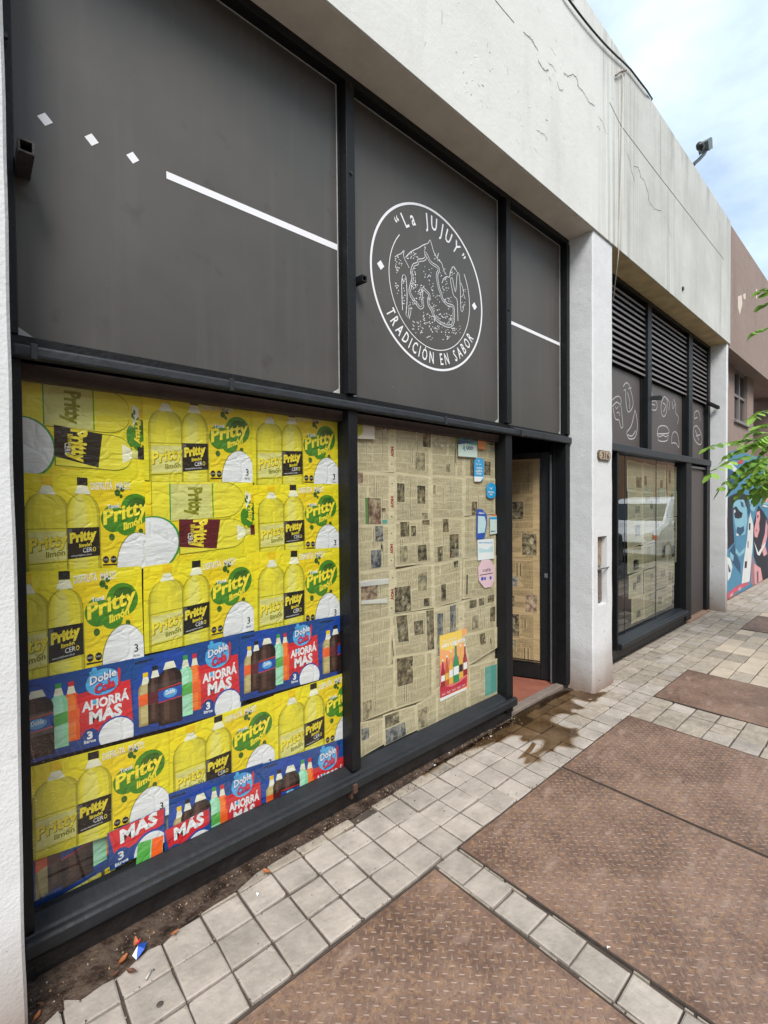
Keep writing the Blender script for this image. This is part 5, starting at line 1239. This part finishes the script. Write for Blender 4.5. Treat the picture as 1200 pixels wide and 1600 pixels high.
# ---------------------------------------------------------------- neighbouring building with the mural
NB = empty('neighbour_building', 'mauve brown neighbouring building with a blue mural on its ground floor', 'building')
b = MB(); b.extr([(0, 1.728, 3.76), (0, 1.728, 5.5), (0, 2.4, 5.5), (0, 2.4, 3.8), (0, 1.95, 3.8)], (8.128, 0, 0), (15, 0, 0)); b.build('upper_wall', M['brown'], NB)
WX0, WX1, WZ0, WZ1 = 9.5, 10.42, 2.93, 3.80
b = MB(); y0, y1 = 1.95, 2.4
for bx in ((8.105, WX0, y0, y1, -.02, 3.8), (WX0, WX1, y0, y1, -.02, WZ0), (WX1, 10.9, y0, y1, -.02, 3.8), (10.9, 13.0, y0, y1, -.02, 2.4), (13.0, 15, y0, y1, -.02, 3.8)): b.box(*bx)
b.build('lower_wall', M['brown'], NB)
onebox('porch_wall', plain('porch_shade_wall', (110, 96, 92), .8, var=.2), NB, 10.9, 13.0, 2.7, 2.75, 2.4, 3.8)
onebox('red_door', plain('red_door_paint', (166, 44, 44), .5), NB, 11.6, 12.7, 2.62, 2.69, 2.42, 3.6)
wf = empty('window', None, None); wf.parent = NB; fm = plain('window_frame_grey', (120, 112, 108), .5)
b = MB(); zc = (WZ0 + WZ1) / 2; xc = (WX0 + WX1) / 2
for bx in ((WX0, WX0 + .04, 1.98, 2.03, WZ0, WZ1), (WX1 - .04, WX1, 1.98, 2.03, WZ0, WZ1), (WX0 + .04, WX1 - .04, 1.98, 2.03, WZ0, WZ0 + .04), (WX0 + .04, WX1 - .04, 1.98, 2.03, WZ1 - .04, WZ1), (xc - .025, xc + .025, 1.975, 2.03, WZ0 + .04, WZ1 - .04), (WX0 + .04, xc - .025, 1.98, 2.03, zc - .02, zc + .02), (xc + .025, WX1 - .04, 1.98, 2.03, zc - .02, zc + .02)): b.box(*bx)
b.build('frame', fm, wf); onebox('pane', plain('dark_window_glass', (52, 48, 54), .12), wf, WX0, WX1, 2.01, 2.015, WZ0, WZ1)
onebox('sill', fm, wf, WX0 - .04, WX1 + .04, 1.91, 1.96, WZ0 - .05, WZ0 - .002, bevel=.003)
MC = {k: plain('mural_' + k, v, .75, var=.12, vscale=5) for k, v in dict(blue=(74, 128, 156), light=(128, 176, 190), deep=(44, 76, 104), dark=(34, 34, 44), white=(206, 208, 206), pink=(206, 148, 150), rose=(186, 84, 100), red=(190, 60, 66), mauve=(150, 110, 116), grey=(92, 78, 86)).items()}
Zm = lambda pts, D: [at(1080 + .175 * x, 660 + .175 * y, D) for x, y in pts]
mur = []
def mp_(k, pts, l):
    mur.append((k, pts, l))
mp_('blue', [(318, 290), (345, 262), (400, 248), (470, 270), (560, 300), (620, 300), (686, 330), (720, 340), (720, 1400), (540, 1480), (320, 1560)], 0)
mp_('deep', [(318, 400), (400, 460), (420, 560), (330, 640), (318, 680)], 1)
mp_('white', [(325, 375), (350, 355), (415, 420), (395, 455)], 2)
mp_('red', [(415, 350), (470, 325), (455, 370), (420, 370)], 2)
mp_('dark', [(318, 680), (360, 650), (430, 620), (500, 650), (520, 700), (510, 780), (490, 760), (470, 690), (400, 690), (372, 730), (372, 850), (380, 960), (385, 1070), (350, 1110), (318, 1140)], 1)
mp_('light', [(378, 720), (420, 690), (470, 690), (495, 760), (500, 880), (480, 1000), (440, 1010), (400, 960), (380, 850)], 2)
mp_('dark', [(375, 770), (400, 745), (430, 790), (460, 810), (450, 850), (420, 860), (390, 850)], 3)
mp_('white', [(380, 785), (392, 775), (396, 800), (384, 812)], 4); mp_('deep', [(440, 700), (465, 720), (470, 760), (448, 750)], 3)
mp_('deep', [(410, 930), (440, 940), (470, 925), (475, 970), (440, 1010), (420, 990), (405, 960)], 3); mp_('white', [(402, 990), (425, 1000), (420, 1015), (403, 1010)], 4)
mp_('blue', [(395, 1020), (440, 1030), (490, 1010), (480, 1130), (430, 1190), (395, 1130)], 3); mp_('light', [(398, 1120), (430, 1170), (480, 1120), (475, 1160), (430, 1200), (395, 1165)], 4)
mp_('deep', [(385, 1080), (400, 1170), (440, 1260), (440, 1350), (370, 1250), (340, 1150)], 2)
mp_('white', [(320, 1200), (350, 1215), (368, 1290), (350, 1380), (325, 1420)], 3); mp_('deep', [(328, 1260), (355, 1330), (335, 1340)], 4)
mp_('light', [(345, 1150), (380, 1190), (375, 1240), (350, 1210)], 3)
mp_('white', [(525, 795), (556, 920), (548, 1120), (520, 1420), (450, 1440), (470, 1230), (500, 1030), (510, 900)], 3)
mp_('dark', [(505, 1060), (512, 1060), (510, 1120), (503, 1120)], 4); mp_('dark', [(480, 1240), (500, 1240), (495, 1300), (476, 1300)], 4); mp_('dark', [(515, 900), (530, 900), (528, 960), (514, 960)], 4)
mp_('light', [(505, 670), (550, 640), (600, 650), (560, 800), (530, 780)], 2); mp_('deep', [(500, 690), (520, 700), (530, 780), (520, 850), (505, 800)], 3)
mp_('dark', [(600, 740), (640, 790), (680, 860), (690, 1410), (640, 1420), (560, 1200), (555, 1050), (556, 900)], 2)
mp_('pink', [(585, 800), (612, 790), (616, 850), (606, 900), (610, 960), (590, 1030), (566, 1020), (562, 960), (578, 880)], 3); mp_('dark', [(590, 830), (602, 826), (600, 850), (590, 852)], 4); mp_('rose', [(572, 960), (590, 955), (588, 972), (574, 974)], 4)
mp_('white', [(560, 1060), (580, 1110), (600, 1160), (660, 1070), (668, 1080), (610, 1190), (590, 1180)], 3)
mp_('mauve', [(540, 1180), (560, 1240), (600, 1400), (560, 1480), (530, 1430)], 3); mp_('pink', [(560, 1260), (620, 1300), (640, 1420), (570, 1460)], 4); mp_('grey', [(585, 1330), (600, 1330), (600, 1430), (588, 1430)], 5)
mp_('light', [(640, 650), (686, 620), (720, 620), (720, 740), (640, 730)], 3); mp_('white', [(638, 735), (680, 745), (684, 760), (640, 750)], 4)
mp_('rose', [(322, 1530), (380, 1480), (450, 1440), (505, 1425), (510, 1450), (450, 1480), (380, 1530), (322, 1590)], 3); mp_('pink', [(345, 1540), (375, 1515), (372, 1540), (350, 1565)], 4); mp_('pink', [(420, 1480), (450, 1465), (445, 1490), (420, 1505)], 4)
b = MB(); ks = list(MC)
for k, pts, l_ in mur: b.tess(Zm(pts, 1.948 - .001 * l_), ks.index(k))
# mural runs on along the wall beyond the frame
rm = random.Random(3)
for k in range(16):
    x = 12.1 + (k % 8) * .35; z = .3 + (k // 8) * 1.05; b.tess([(x + rm.uniform(0, .5) * math.cos(t) , 1.9455 - .0007 * k, z + .5 + rm.uniform(.3, .5) * math.sin(t)) for t in [i * 2 * math.pi / 9 for i in range(9)]], rm.choice([0, 1, 2, 3, 5]))
b.face([(11.9, 1.9465, .12), (15, 1.9465, .12), (15, 1.9465, 2.35), (11.9, 1.9465, 2.35)], 0)
b.build('mural', [MC[k] for k in ks], NB)
b = MB()
for pts in ([(1153, 463), (1159, 461), (1160, 475), (1156, 492), (1153, 480)], [(1161, 460), (1165, 458), (1165, 468), (1162, 467)], [(1181, 452), (1183, 451), (1183, 468), (1181, 465)]): b.tess([at(x, y, 1.7265) for x, y in pts])
b.build('peeled_patch', plain('pale_undercoat', (206, 190, 176), .9), NB)

# ---------------------------------------------------------------- street tree
def leafmat():
    mt, n, l, b = newmat('leaf_green'); g = n.new('ShaderNodeNewGeometry')
    r = n.new('ShaderNodeValToRGB'); r.color_ramp.elements[0].color = (.09, .20, .025, 1); r.color_ramp.elements[1].color = (.33, .54, .09, 1)
    l.new(g.outputs['Random Per Island'], r.inputs[0]); l.new(r.outputs[0], b.inputs['Base Color']); b.inputs['Roughness'].default_value = .5
    tr = n.new('ShaderNodeBsdfTranslucent'); l.new(r.outputs[0], tr.inputs[0]); ms = n.new('ShaderNodeMixShader'); ms.inputs[0].default_value = .35
    l.new(b.outputs[0], ms.inputs[1]); l.new(tr.outputs[0], ms.inputs[2]); l.new(ms.outputs[0], n['Material Output'].inputs[0]); return mt
T = empty('street_tree', 'young street tree with pinnate bright green leaves hanging over the pavement', 'tree', None, (5.9, .12, 0))
bark = plain('bark', (96, 82, 66), .9, bump=.8, bscale=30, var=.3)
TO = Vector((5.9, .12, 0)); lv = MB(); rt = random.Random(12)
def leaflet(p, d, up, L_):
    d = d.normalized(); s_ = d.cross(up).normalized(); w = L_ * .31; u = up.normalized()
    dr_ = -u * L_ * .12
    P = [p, p + d * L_ * .3 + s_ * w + u * .003, p + d * L_ * .65 + s_ * w * .8 + dr_ * .5, p + d * L_ + dr_, p + d * L_ * .65 - s_ * w * .8 + dr_ * .5, p + d * L_ * .3 - s_ * w + u * .003, p + d * L_ * .3 - u * L_ * .03, p + d * L_ * .65 + dr_ * .5 - u * L_ * .03]
    lv.raw([q - TO for q in P], [(0, 1, 6), (1, 2, 7, 6), (2, 3, 7), (3, 4, 7), (4, 5, 6, 7), (5, 0, 6)])
stems = MB()
def compound(a, c, n=6, L_=.085, droop=.05):
    a, c = Vector(a), Vector(c); path = []
    for k in range(9):
        t = k / 8; path.append(a.lerp(c, t) + Vector((0, 0, droop * 4 * t * (1 - t))))
    stems.tube([q - TO for q in path], .0022, 5, r1=.001)
    for k in range(n):
        t = .22 + .74 * k / (n - 1); i = t * 8; j = min(int(i), 7); p = path[j].lerp(path[j + 1], i - j); d = (path[j + 1] - path[j]).normalized()
        sd_ = d.cross(Vector((0, 0, 1))).normalized()
        for sg in (-1, 1): leaflet(p, d * .55 + sd_ * sg + Vector((rt.uniform(-.1, .1), rt.uniform(-.1, .1), rt.uniform(-.35, .05))), Vector((rt.uniform(-.35, .35), rt.uniform(-.35, .35), 1)), L_ * (1 - .3 * abs(t - .55)) * rt.uniform(.85, 1.15))
    leaflet(path[-1], path[-1] - path[-2] + Vector((0, 0, -.01)), Vector((.1, 0, 1)), L_ * 1.1)
ZL = lambda x, y, w: dep(1080 + .175 * x, 660 + .175 * y, w)
for (A, C_, w, dw, n, L_, dr_) in [((560, 230), (150, 225), 4.3, -.15, 6, .105, .05), ((620, 300), (170, 470), 4.2, -.2, 7, .10, .05), ((690, 300), (260, 595), 4.4, .1, 7, .105, .06), ((720, 120), (545, 90), 4.5, .0, 5, .11, .02), ((740, 300), (380, 560), 4.1, .2, 6, .11, .04),
                               ((740, 350), (400, 670), 4.4, .2, 7, .10, .05), ((760, 380), (520, 660), 4.3, .1, 6, .10, .04), ((800, 250), (480, 210), 4.2, .2, 6, .11, .05), ((760, 420), (600, 640), 4.0, .2, 6, .11, .03), ((800, 60), (600, 40), 4.5, .2, 5, .1, .03), ((760, 200), (560, 150), 4.7, 0, 5, .1, .02), ((820, 480), (640, 560), 4.4, 0, 5, .1, .03), ((700, 420), (450, 480), 4.6, .2, 6, .1, .04), ((840, 300), (620, 380), 4.1, 0, 5, .11, .03),
                               ((700, -100), (560, -52), 4.4, -.1, 4, .11, .02), ((720, -830), (560, -800), 4.6, 0, 5, .1, .02), ((740, -1160), (625, -1170), 4.8, 0, 4, .12, .0), ((740, -1080), (640, -1050), 4.9, 0, 4, .1, .0), ((700, 260), (330, 300), 4.5, .1, 7, .11, .05), ((720, 200), (400, 170), 4.6, .1, 7, .11, .04), ((780, 330), (440, 420), 4.35, .15, 7, .11, .05), ((790, 420), (500, 570), 4.3, .1, 7, .11, .04), ((790, 500), (560, 690), 4.5, .1, 6, .11, .03), ((760, 120), (600, 190), 4.3, 0, 6, .11, .03), ((820, 550), (680, 640), 4.5, .1, 5, .11, .02), ((820, 180), (640, 260), 4.6, .1, 6, .12, .03)]:
    compound(ZL(A[0], A[1], w), ZL(C_[0], C_[1], w + dw), n, L_, dr_)
for k in range(90):        # rest of the crown, outside the picture
    a = rt.uniform(0, 2 * math.pi); el = rt.uniform(-.3, 1.3); r0 = rt.uniform(.15, .7); ctr = TO + Vector((.25, -.35, 2.75))
    d = Vector((math.cos(a) * math.cos(el), math.sin(a) * math.cos(el), math.sin(el)))
    p = ctr + d * r0; q = p + d * rt.uniform(.2, .35) + Vector((0, 0, -.12))
    v = q - Vector((0, 0, CAMZ)); px = 600 + FPX * v.dot(RV) / v.dot(FW) if v.dot(FW) > 0 else 9999
    v2 = p - Vector((0, 0, CAMZ)); px2 = 600 + FPX * v2.dot(RV) / v2.dot(FW)
    if min(px, px2) < 1245: continue
    compound(p, q, 6, .1, .04)
lv.build('foliage', leafmat(), T)
b = MB(); b.tube([(0, 0, 0), (.03, -.03, .8), (.02, .0, 1.6), (.10, -.15, 2.2), (.22, -.3, 2.8)], .05, 10, r1=.018)
b.tube([(.02, 0, 1.5), (-.15, .1, 1.75), (-.35, .25, 1.9), (-.7, .42, 1.98)], .014, 7, r1=.006); b.tube([(.03, -.02, 1.9), (-.1, .1, 2.4), (-.3, .3, 2.9), (-.5, .4, 3.3)], .014, 7, r1=.005)
b.build('trunk', bark, T, smooth=True); stems.build('leaf_stalks', plain('green_stalk', (110, 130, 60), .6), T)

# ---------------------------------------------------------------- vehicles at the kerb (seen mirrored in the far window)
def wheel(e, x, y, r, paint=None):
    w = bpy.data.objects.new('wheel', None); link(w, e); w.location = (x, y, r)
    b = MB(); b.lathe([(r * .62, -.1), (r * .94, -.1), (r, -.07), (r, .07), (r * .94, .1), (r * .62, .1)], (0, 0, 0), 'Y', 24); b.build('tyre', M['blackpl'], w, smooth=True)
    b = MB(); b.lathe([(0, -.075), (r * .2, -.08), (r * .25, -.06), (r * .6, -.085), (r * .64, -.06), (r * .64, .06), (r * .6, .085), (r * .25, .06), (0, .08)], (0, 0, 0), 'Y', 24); b.build('rim', M['alu'], w, smooth=True)
def car(name, label, cat, loc, L_, Wd, prof, winprof, frontwin, col, wx, wr, lamp, grille=True):
    """side profile (x from the nose, z) skinned over stations that narrow to the roof; nose towards -x"""
    e = empty(name, label, cat, None, loc)
    pm_ = plain(name + '_paint', col, .22, spec=.6); gl_ = plain(name + '_glass', (40, 50, 54), .06, spec=.8)
    b = MB(); h2 = Wd / 2
    def half(z): return h2 * (1 - .16 * max(0, (z - .95) / .9) ** 1.0) if z > .95 else h2 * (1 - .04 * max(0, .45 - z))
    n = len(prof)
    yz = [-1, -.92, 0, .92, 1]
    rings = []
    for t in yz:
        rings.append([(x + (.06 * (1 if x < L_ / 2 else -1) if abs(t) > .95 else 0), t * half(z), z - (.03 if abs(t) > .95 and z > .8 else 0)) for x, z in prof])
    for a in range(4):
        for k in range(n): b.face([rings[a][k], rings[a][(k + 1) % n], rings[a + 1][(k + 1) % n], rings[a + 1][k]])
    b.tess(rings[0]); b.tess(rings[4]); b.build('body', pm_, e, bevel=.03)
    for sg in (-1, 1):
        for wp in winprof:
            b = MB(); b.tess([(x, sg * (half(z) + .006), z) for x, z in wp]); b.build('side_window', gl_, e)
    for fw_ in frontwin:
        b = MB(); (xa, za), (xb, zb) = fw_; o_ = -.012 if xa < L_ / 2 else .012
        b.face([(xa + o_, -half(za) * .86, za), (xa + o_, half(za) * .86, za), (xb + o_, half(zb) * .86, zb), (xb + o_, -half(zb) * .86, zb)]); b.build('windscreen', gl_, e)
    for sg in (-1, 1):
        b = MB(); b.lathe([(0, -.04), (.11, -.03), (.13, 0), (.13, .03)], (lamp[0], sg * (h2 - .24), lamp[1]), 'X', 14); b.build('headlight', plain(name + '_lamp', (225, 222, 210), .1), e)
        b = MB(); b.box(lamp[0] - .03, lamp[0] + .05, sg * (h2 - .07) - .06, sg * (h2 - .07) + .06, lamp[1] - .06, lamp[1] + .05); b.build('indicator', plain(name + '_amber', (236, 120, 40), .2), e, bevel=.01)
        b = MB(); b.box(lamp[2], lamp[2] + .1, sg * (h2 + .02) - .02, sg * (h2 + .16), 1.0, 1.14) if sg > 0 else b.box(lamp[2], lamp[2] + .1, -(h2 + .16), -(h2 - .0), 1.0, 1.14); b.build('wing_mirror', pm_, e, bevel=.02)
        for x in wx: wheel(e, x, sg * (h2 - .1), wr)
    b = MB(); b.box(-.015, .04, -h2 * .55, h2 * .55, .42, .6); b.build('grille', M['blackpl'], e, bevel=.01)
    return e
vprof = [(0, .3), (.0, .62), (.06, .82), (.35, .98), (.85, 1.1), (1.45, 1.68), (1.65, 1.78), (2.6, 1.84), (4.1, 1.80), (4.2, 1.6), (4.25, .9), (4.25, .35), (4.1, .25), (.15, .25)]
car('white_van', 'small white van parked at the kerb, mirrored in the far shop window', 'van', (13.5, -1.3, -.13), 4.25, 1.8, vprof, [[(1.3, 1.15), (1.62, 1.62), (2.4, 1.66), (2.4, 1.15)]], [((.92, 1.16), (1.42, 1.64))], (226, 230, 234), (.8, 3.5), .31, (.03, .76, 1.05))
cprof = [(0, .3), (.0, .6), (.25, .8), (1.2, .95), (1.9, 1.38), (2.6, 1.46), (3.3, 1.38), (3.9, 1.0), (4.3, .95), (4.38, .6), (4.35, .3), (4.2, .22), (.15, .22)]
car('parked_car', 'dark teal car parked at the kerb in front of the white van', 'car', (7.3, -1.42, -.13), 4.38, 1.76, cprof, [[(1.55, 1.0), (2.0, 1.34), (2.55, 1.4), (2.55, 1.0)], [(2.62, 1.0), (2.62, 1.4), (3.2, 1.34), (3.7, 1.02)]], [((1.28, .98), (1.82, 1.34)), ((3.84, 1.04), (3.38, 1.34))], (34, 70, 72), (.85, 3.5), .31, (.02, .66, 1.3))

# opposite side of the street
OB = empty('opposite_building', 'peach coloured building across the street, mirrored in the shop windows', 'building')
om = plaster('peach_render', (198, 150, 116), (170, 134, 108), base_dirt=False); 
b = MB(); b.box(-12, 90, -16, -9.4, -.1, 7.2); b.build('wall', om, OB)
for k in range(31):
    x = -10 + k * 3.2; b = MB(); b.box(x, x + 1.5, -9.42, -9.36, .9 if k % 3 else .0, 2.5); w_ = b.build('window', plain('opposite_window', (40, 52, 56), .1), OB)
    b = MB(); b.box(x - .08, x + 1.58, -9.39, -9.34, 2.5, 2.6); b.build('lintel', M['kerb'], w_)
b = MB(); b.box(-12.1, 90.1, -16, -9.25, 7.2, 7.4); b.build('cornice', M['kerb'], OB)

# ---------------------------------------------------------------- litter
def leaf_litter(px, py, L_, rz, col, lab, curl=.3, name='dead_leaf', z=.014):
    L_ *= .72
    p = gr(px, py, z); b = MB(); n = 6; a = Vector((math.cos(rz), math.sin(rz), 0)); s_ = Vector((-a.y, a.x, 0)); prev = None; R_ = []
    for k in range(n + 1):
        t = k / n; w = L_ * .24 * math.sin(math.pi * min(1, t * .92 + .04)) ** .8; h = curl * L_ * (t - .5) ** 2 * 2
        R_.append([a * (t - .5) * L_ - s_ * w + Vector((0, 0, h + w * .5)), a * (t - .5) * L_ + Vector((0, 0, h)), a * (t - .5) * L_ + s_ * w + Vector((0, 0, h + w * .3))])
    for k in range(n):
        for q in range(2): b.face([R_[k][q], R_[k][q + 1], R_[k + 1][q + 1], R_[k + 1][q]])
    b.tube([R_[0][1], R_[0][1] - a * L_ * .25], .0008, 4)
    o = b.build(name, col, smooth=True); o.location = p; return tag(o, lab, 'leaf', 'dead leaves in the dirt')
lo, lbn = plain('dead_leaf_orange', (158, 92, 48), .6, var=.3, vscale=60), plain('dead_leaf_brown', (88, 54, 36), .6, var=.3, vscale=60)
leaf_litter(192, 1500, .055, .6, lo, 'curled orange dead leaf in the dirt beside the blue wrapper'); leaf_litter(213, 1476, .05, 1.5, lo, 'upright thin orange leaf above the blue wrapper', 1.0); leaf_litter(179, 1523, .04, .2, lbn, 'small brown leaf left of the wrapper')
leaf_litter(205, 1518, .05, 2.2, lbn, 'dark brown leaf under the wrapper'); leaf_litter(273, 1458, .045, .1, lo, 'orange leaf lying at the tile edge right of the wrapper', .3); leaf_litter(416, 1362, .05, 2.0, lo, 'yellow brown leaf at the foot of the wall, farther along')
leaf_litter(58, 1588, .04, .9, lo, 'small reddish leaf in the bottom left corner'); leaf_litter(66, 1570, .03, 2.0, lbn, 'tiny brown leaf near the bottom left corner')
p = gr(213, 1500, .018); b = MB(); b.raw([(0, 0, 0), (.03, .012, .012), (.045, .045, .004), (.012, .03, .02), (.02, .05, .01)], [(0, 1, 3), (1, 2, 3), (3, 2, 4)]); b.raw([(.0, 0, .001), (.012, .03, .021), (-.008, .02, .006)], [(0, 1, 2)], 1); b.raw([(.02, .05, .011), (.03, .058, .02), (.012, .062, .006)], [(0, 1, 2)], 2)
o = b.build('sweet_wrapper', [c_rb, c_wh, C('wrapred', (206, 50, 60))]); o.location = p; tag(o, 'crumpled blue, white and red sweet wrapper among dead leaves', 'wrapper')
def butt(px, py, rz, L_, lab, col=None, name='cigarette_butt', r=.0036):
    p = gr(px, py, r + .003); d = Vector((math.cos(rz), math.sin(rz), 0)); b = MB(); b.tube([-d * L_ / 2, d * L_ / 2], r, 8); o = b.build(name, col or c_wh, smooth=True); o.location = p; return tag(o, lab, 'litter', 'small litter on the pavement')
butt(232, 1523, .75, .03, 'grey white cigarette butt lying on the pale tile near the wrapper', plain('butt_grey', (176, 172, 164), .7))
for (px, py, rz, lab) in ((404, 1398, .4, 'tiny white paper bit on the tile beneath the yellow leaf'), (703, 1177, 1.0, 'white butt in the dirt near the second sill'), (680, 1197, .3, 'white crumb in the dirt left of the standing butt'), (767, 1152, .9, 'tiny white bit near the doorway post'), (949, 1481, .4, 'white scrap at the edge of the large tread plate'), (698, 1450, 1.2, 'white crumb on the nearest tread plate')):
    p = gr(px, py, .006); b = MB(); rq = random.Random(px); s_ = .009
    b.raw([(rq.uniform(-s_, s_), rq.uniform(-s_, s_), 0) for _ in range(2)] + [(rq.uniform(-s_, s_), rq.uniform(-s_, s_), rq.uniform(.003, .012)) for _ in range(4)], [(0, 2, 4), (2, 3, 4), (1, 3, 5), (0, 4, 5), (3, 4, 5)])
    o = b.build('paper_crumb', c_wh); o.location = p; tag(o, lab, 'litter', 'small litter on the pavement')
for (px, py, sx) in ((250, 1569, .011), (583, 1484, .007), (648, 1251, .004), (545, 1390, .003), (1068, 1222, .006)):
    p = gr(px, py, .0025); b = MB(); b.lathe([(0, .003), (sx * .7, .0025), (sx, .0)], (0, 0, 0), 'Z', 9); o = b.build('chewing_gum', plain('old_gum_%d' % px, (70, 62, 56), .7)); o.location = p
    tag(o, 'flattened dark gum spot on the %s' % {250: 'tile at the lower left', 583: 'nearest tread plate', 648: 'tile beside the second window', 545: 'tile strip by the first post', 1068: 'joined tread plate'}[px], 'gum', 'dark gum spots')
b = MB(); rg_ = random.Random(77)
for k in range(2600):
    if k < 1500: x = rg_.uniform(.1, 3.0) ** 1.0; y = 1.945 - abs(rg_.gauss(0, .05)) - (.12 * rg_.random() * max(0, 1 - x / .9)); z = .01
    else: x = rg_.choice([.645 + PX * rg_.randrange(-2, 30), rg_.uniform(.2, 5)]) + rg_.gauss(0, .004); y = rg_.choice([1.385, 1.533, 1.681, 1.826]) + rg_.gauss(0, .006) if rg_.random() < .7 else rg_.uniform(1.39, 1.85); z = .001
    r0 = abs(rg_.gauss(0, .0018)) + .0008; a = rg_.uniform(0, 3)
    P_ = [(x + r0 * math.cos(a + q * 2.1) * rg_.uniform(.6, 1.3), y + r0 * math.sin(a + q * 2.1) * rg_.uniform(.6, 1.3), z - .002) for q in range(3)] + [(x, y, z + r0 * .9)]
    b.raw(P_, [(0, 1, 3), (1, 2, 3), (2, 0, 3)], rg_.choice((0, 0, 0, 0, 1, 1, 0, 2)))
tag(b.build('grit', [plain('grit_dark', (66, 54, 44), .9), plain('grit_tan', (150, 122, 92), .9), plain('grit_pale', (160, 150, 136), .9)]), 'fine grit and crumbs scattered along the wall foot and in the tile joints', 'grit', kind='stuff')
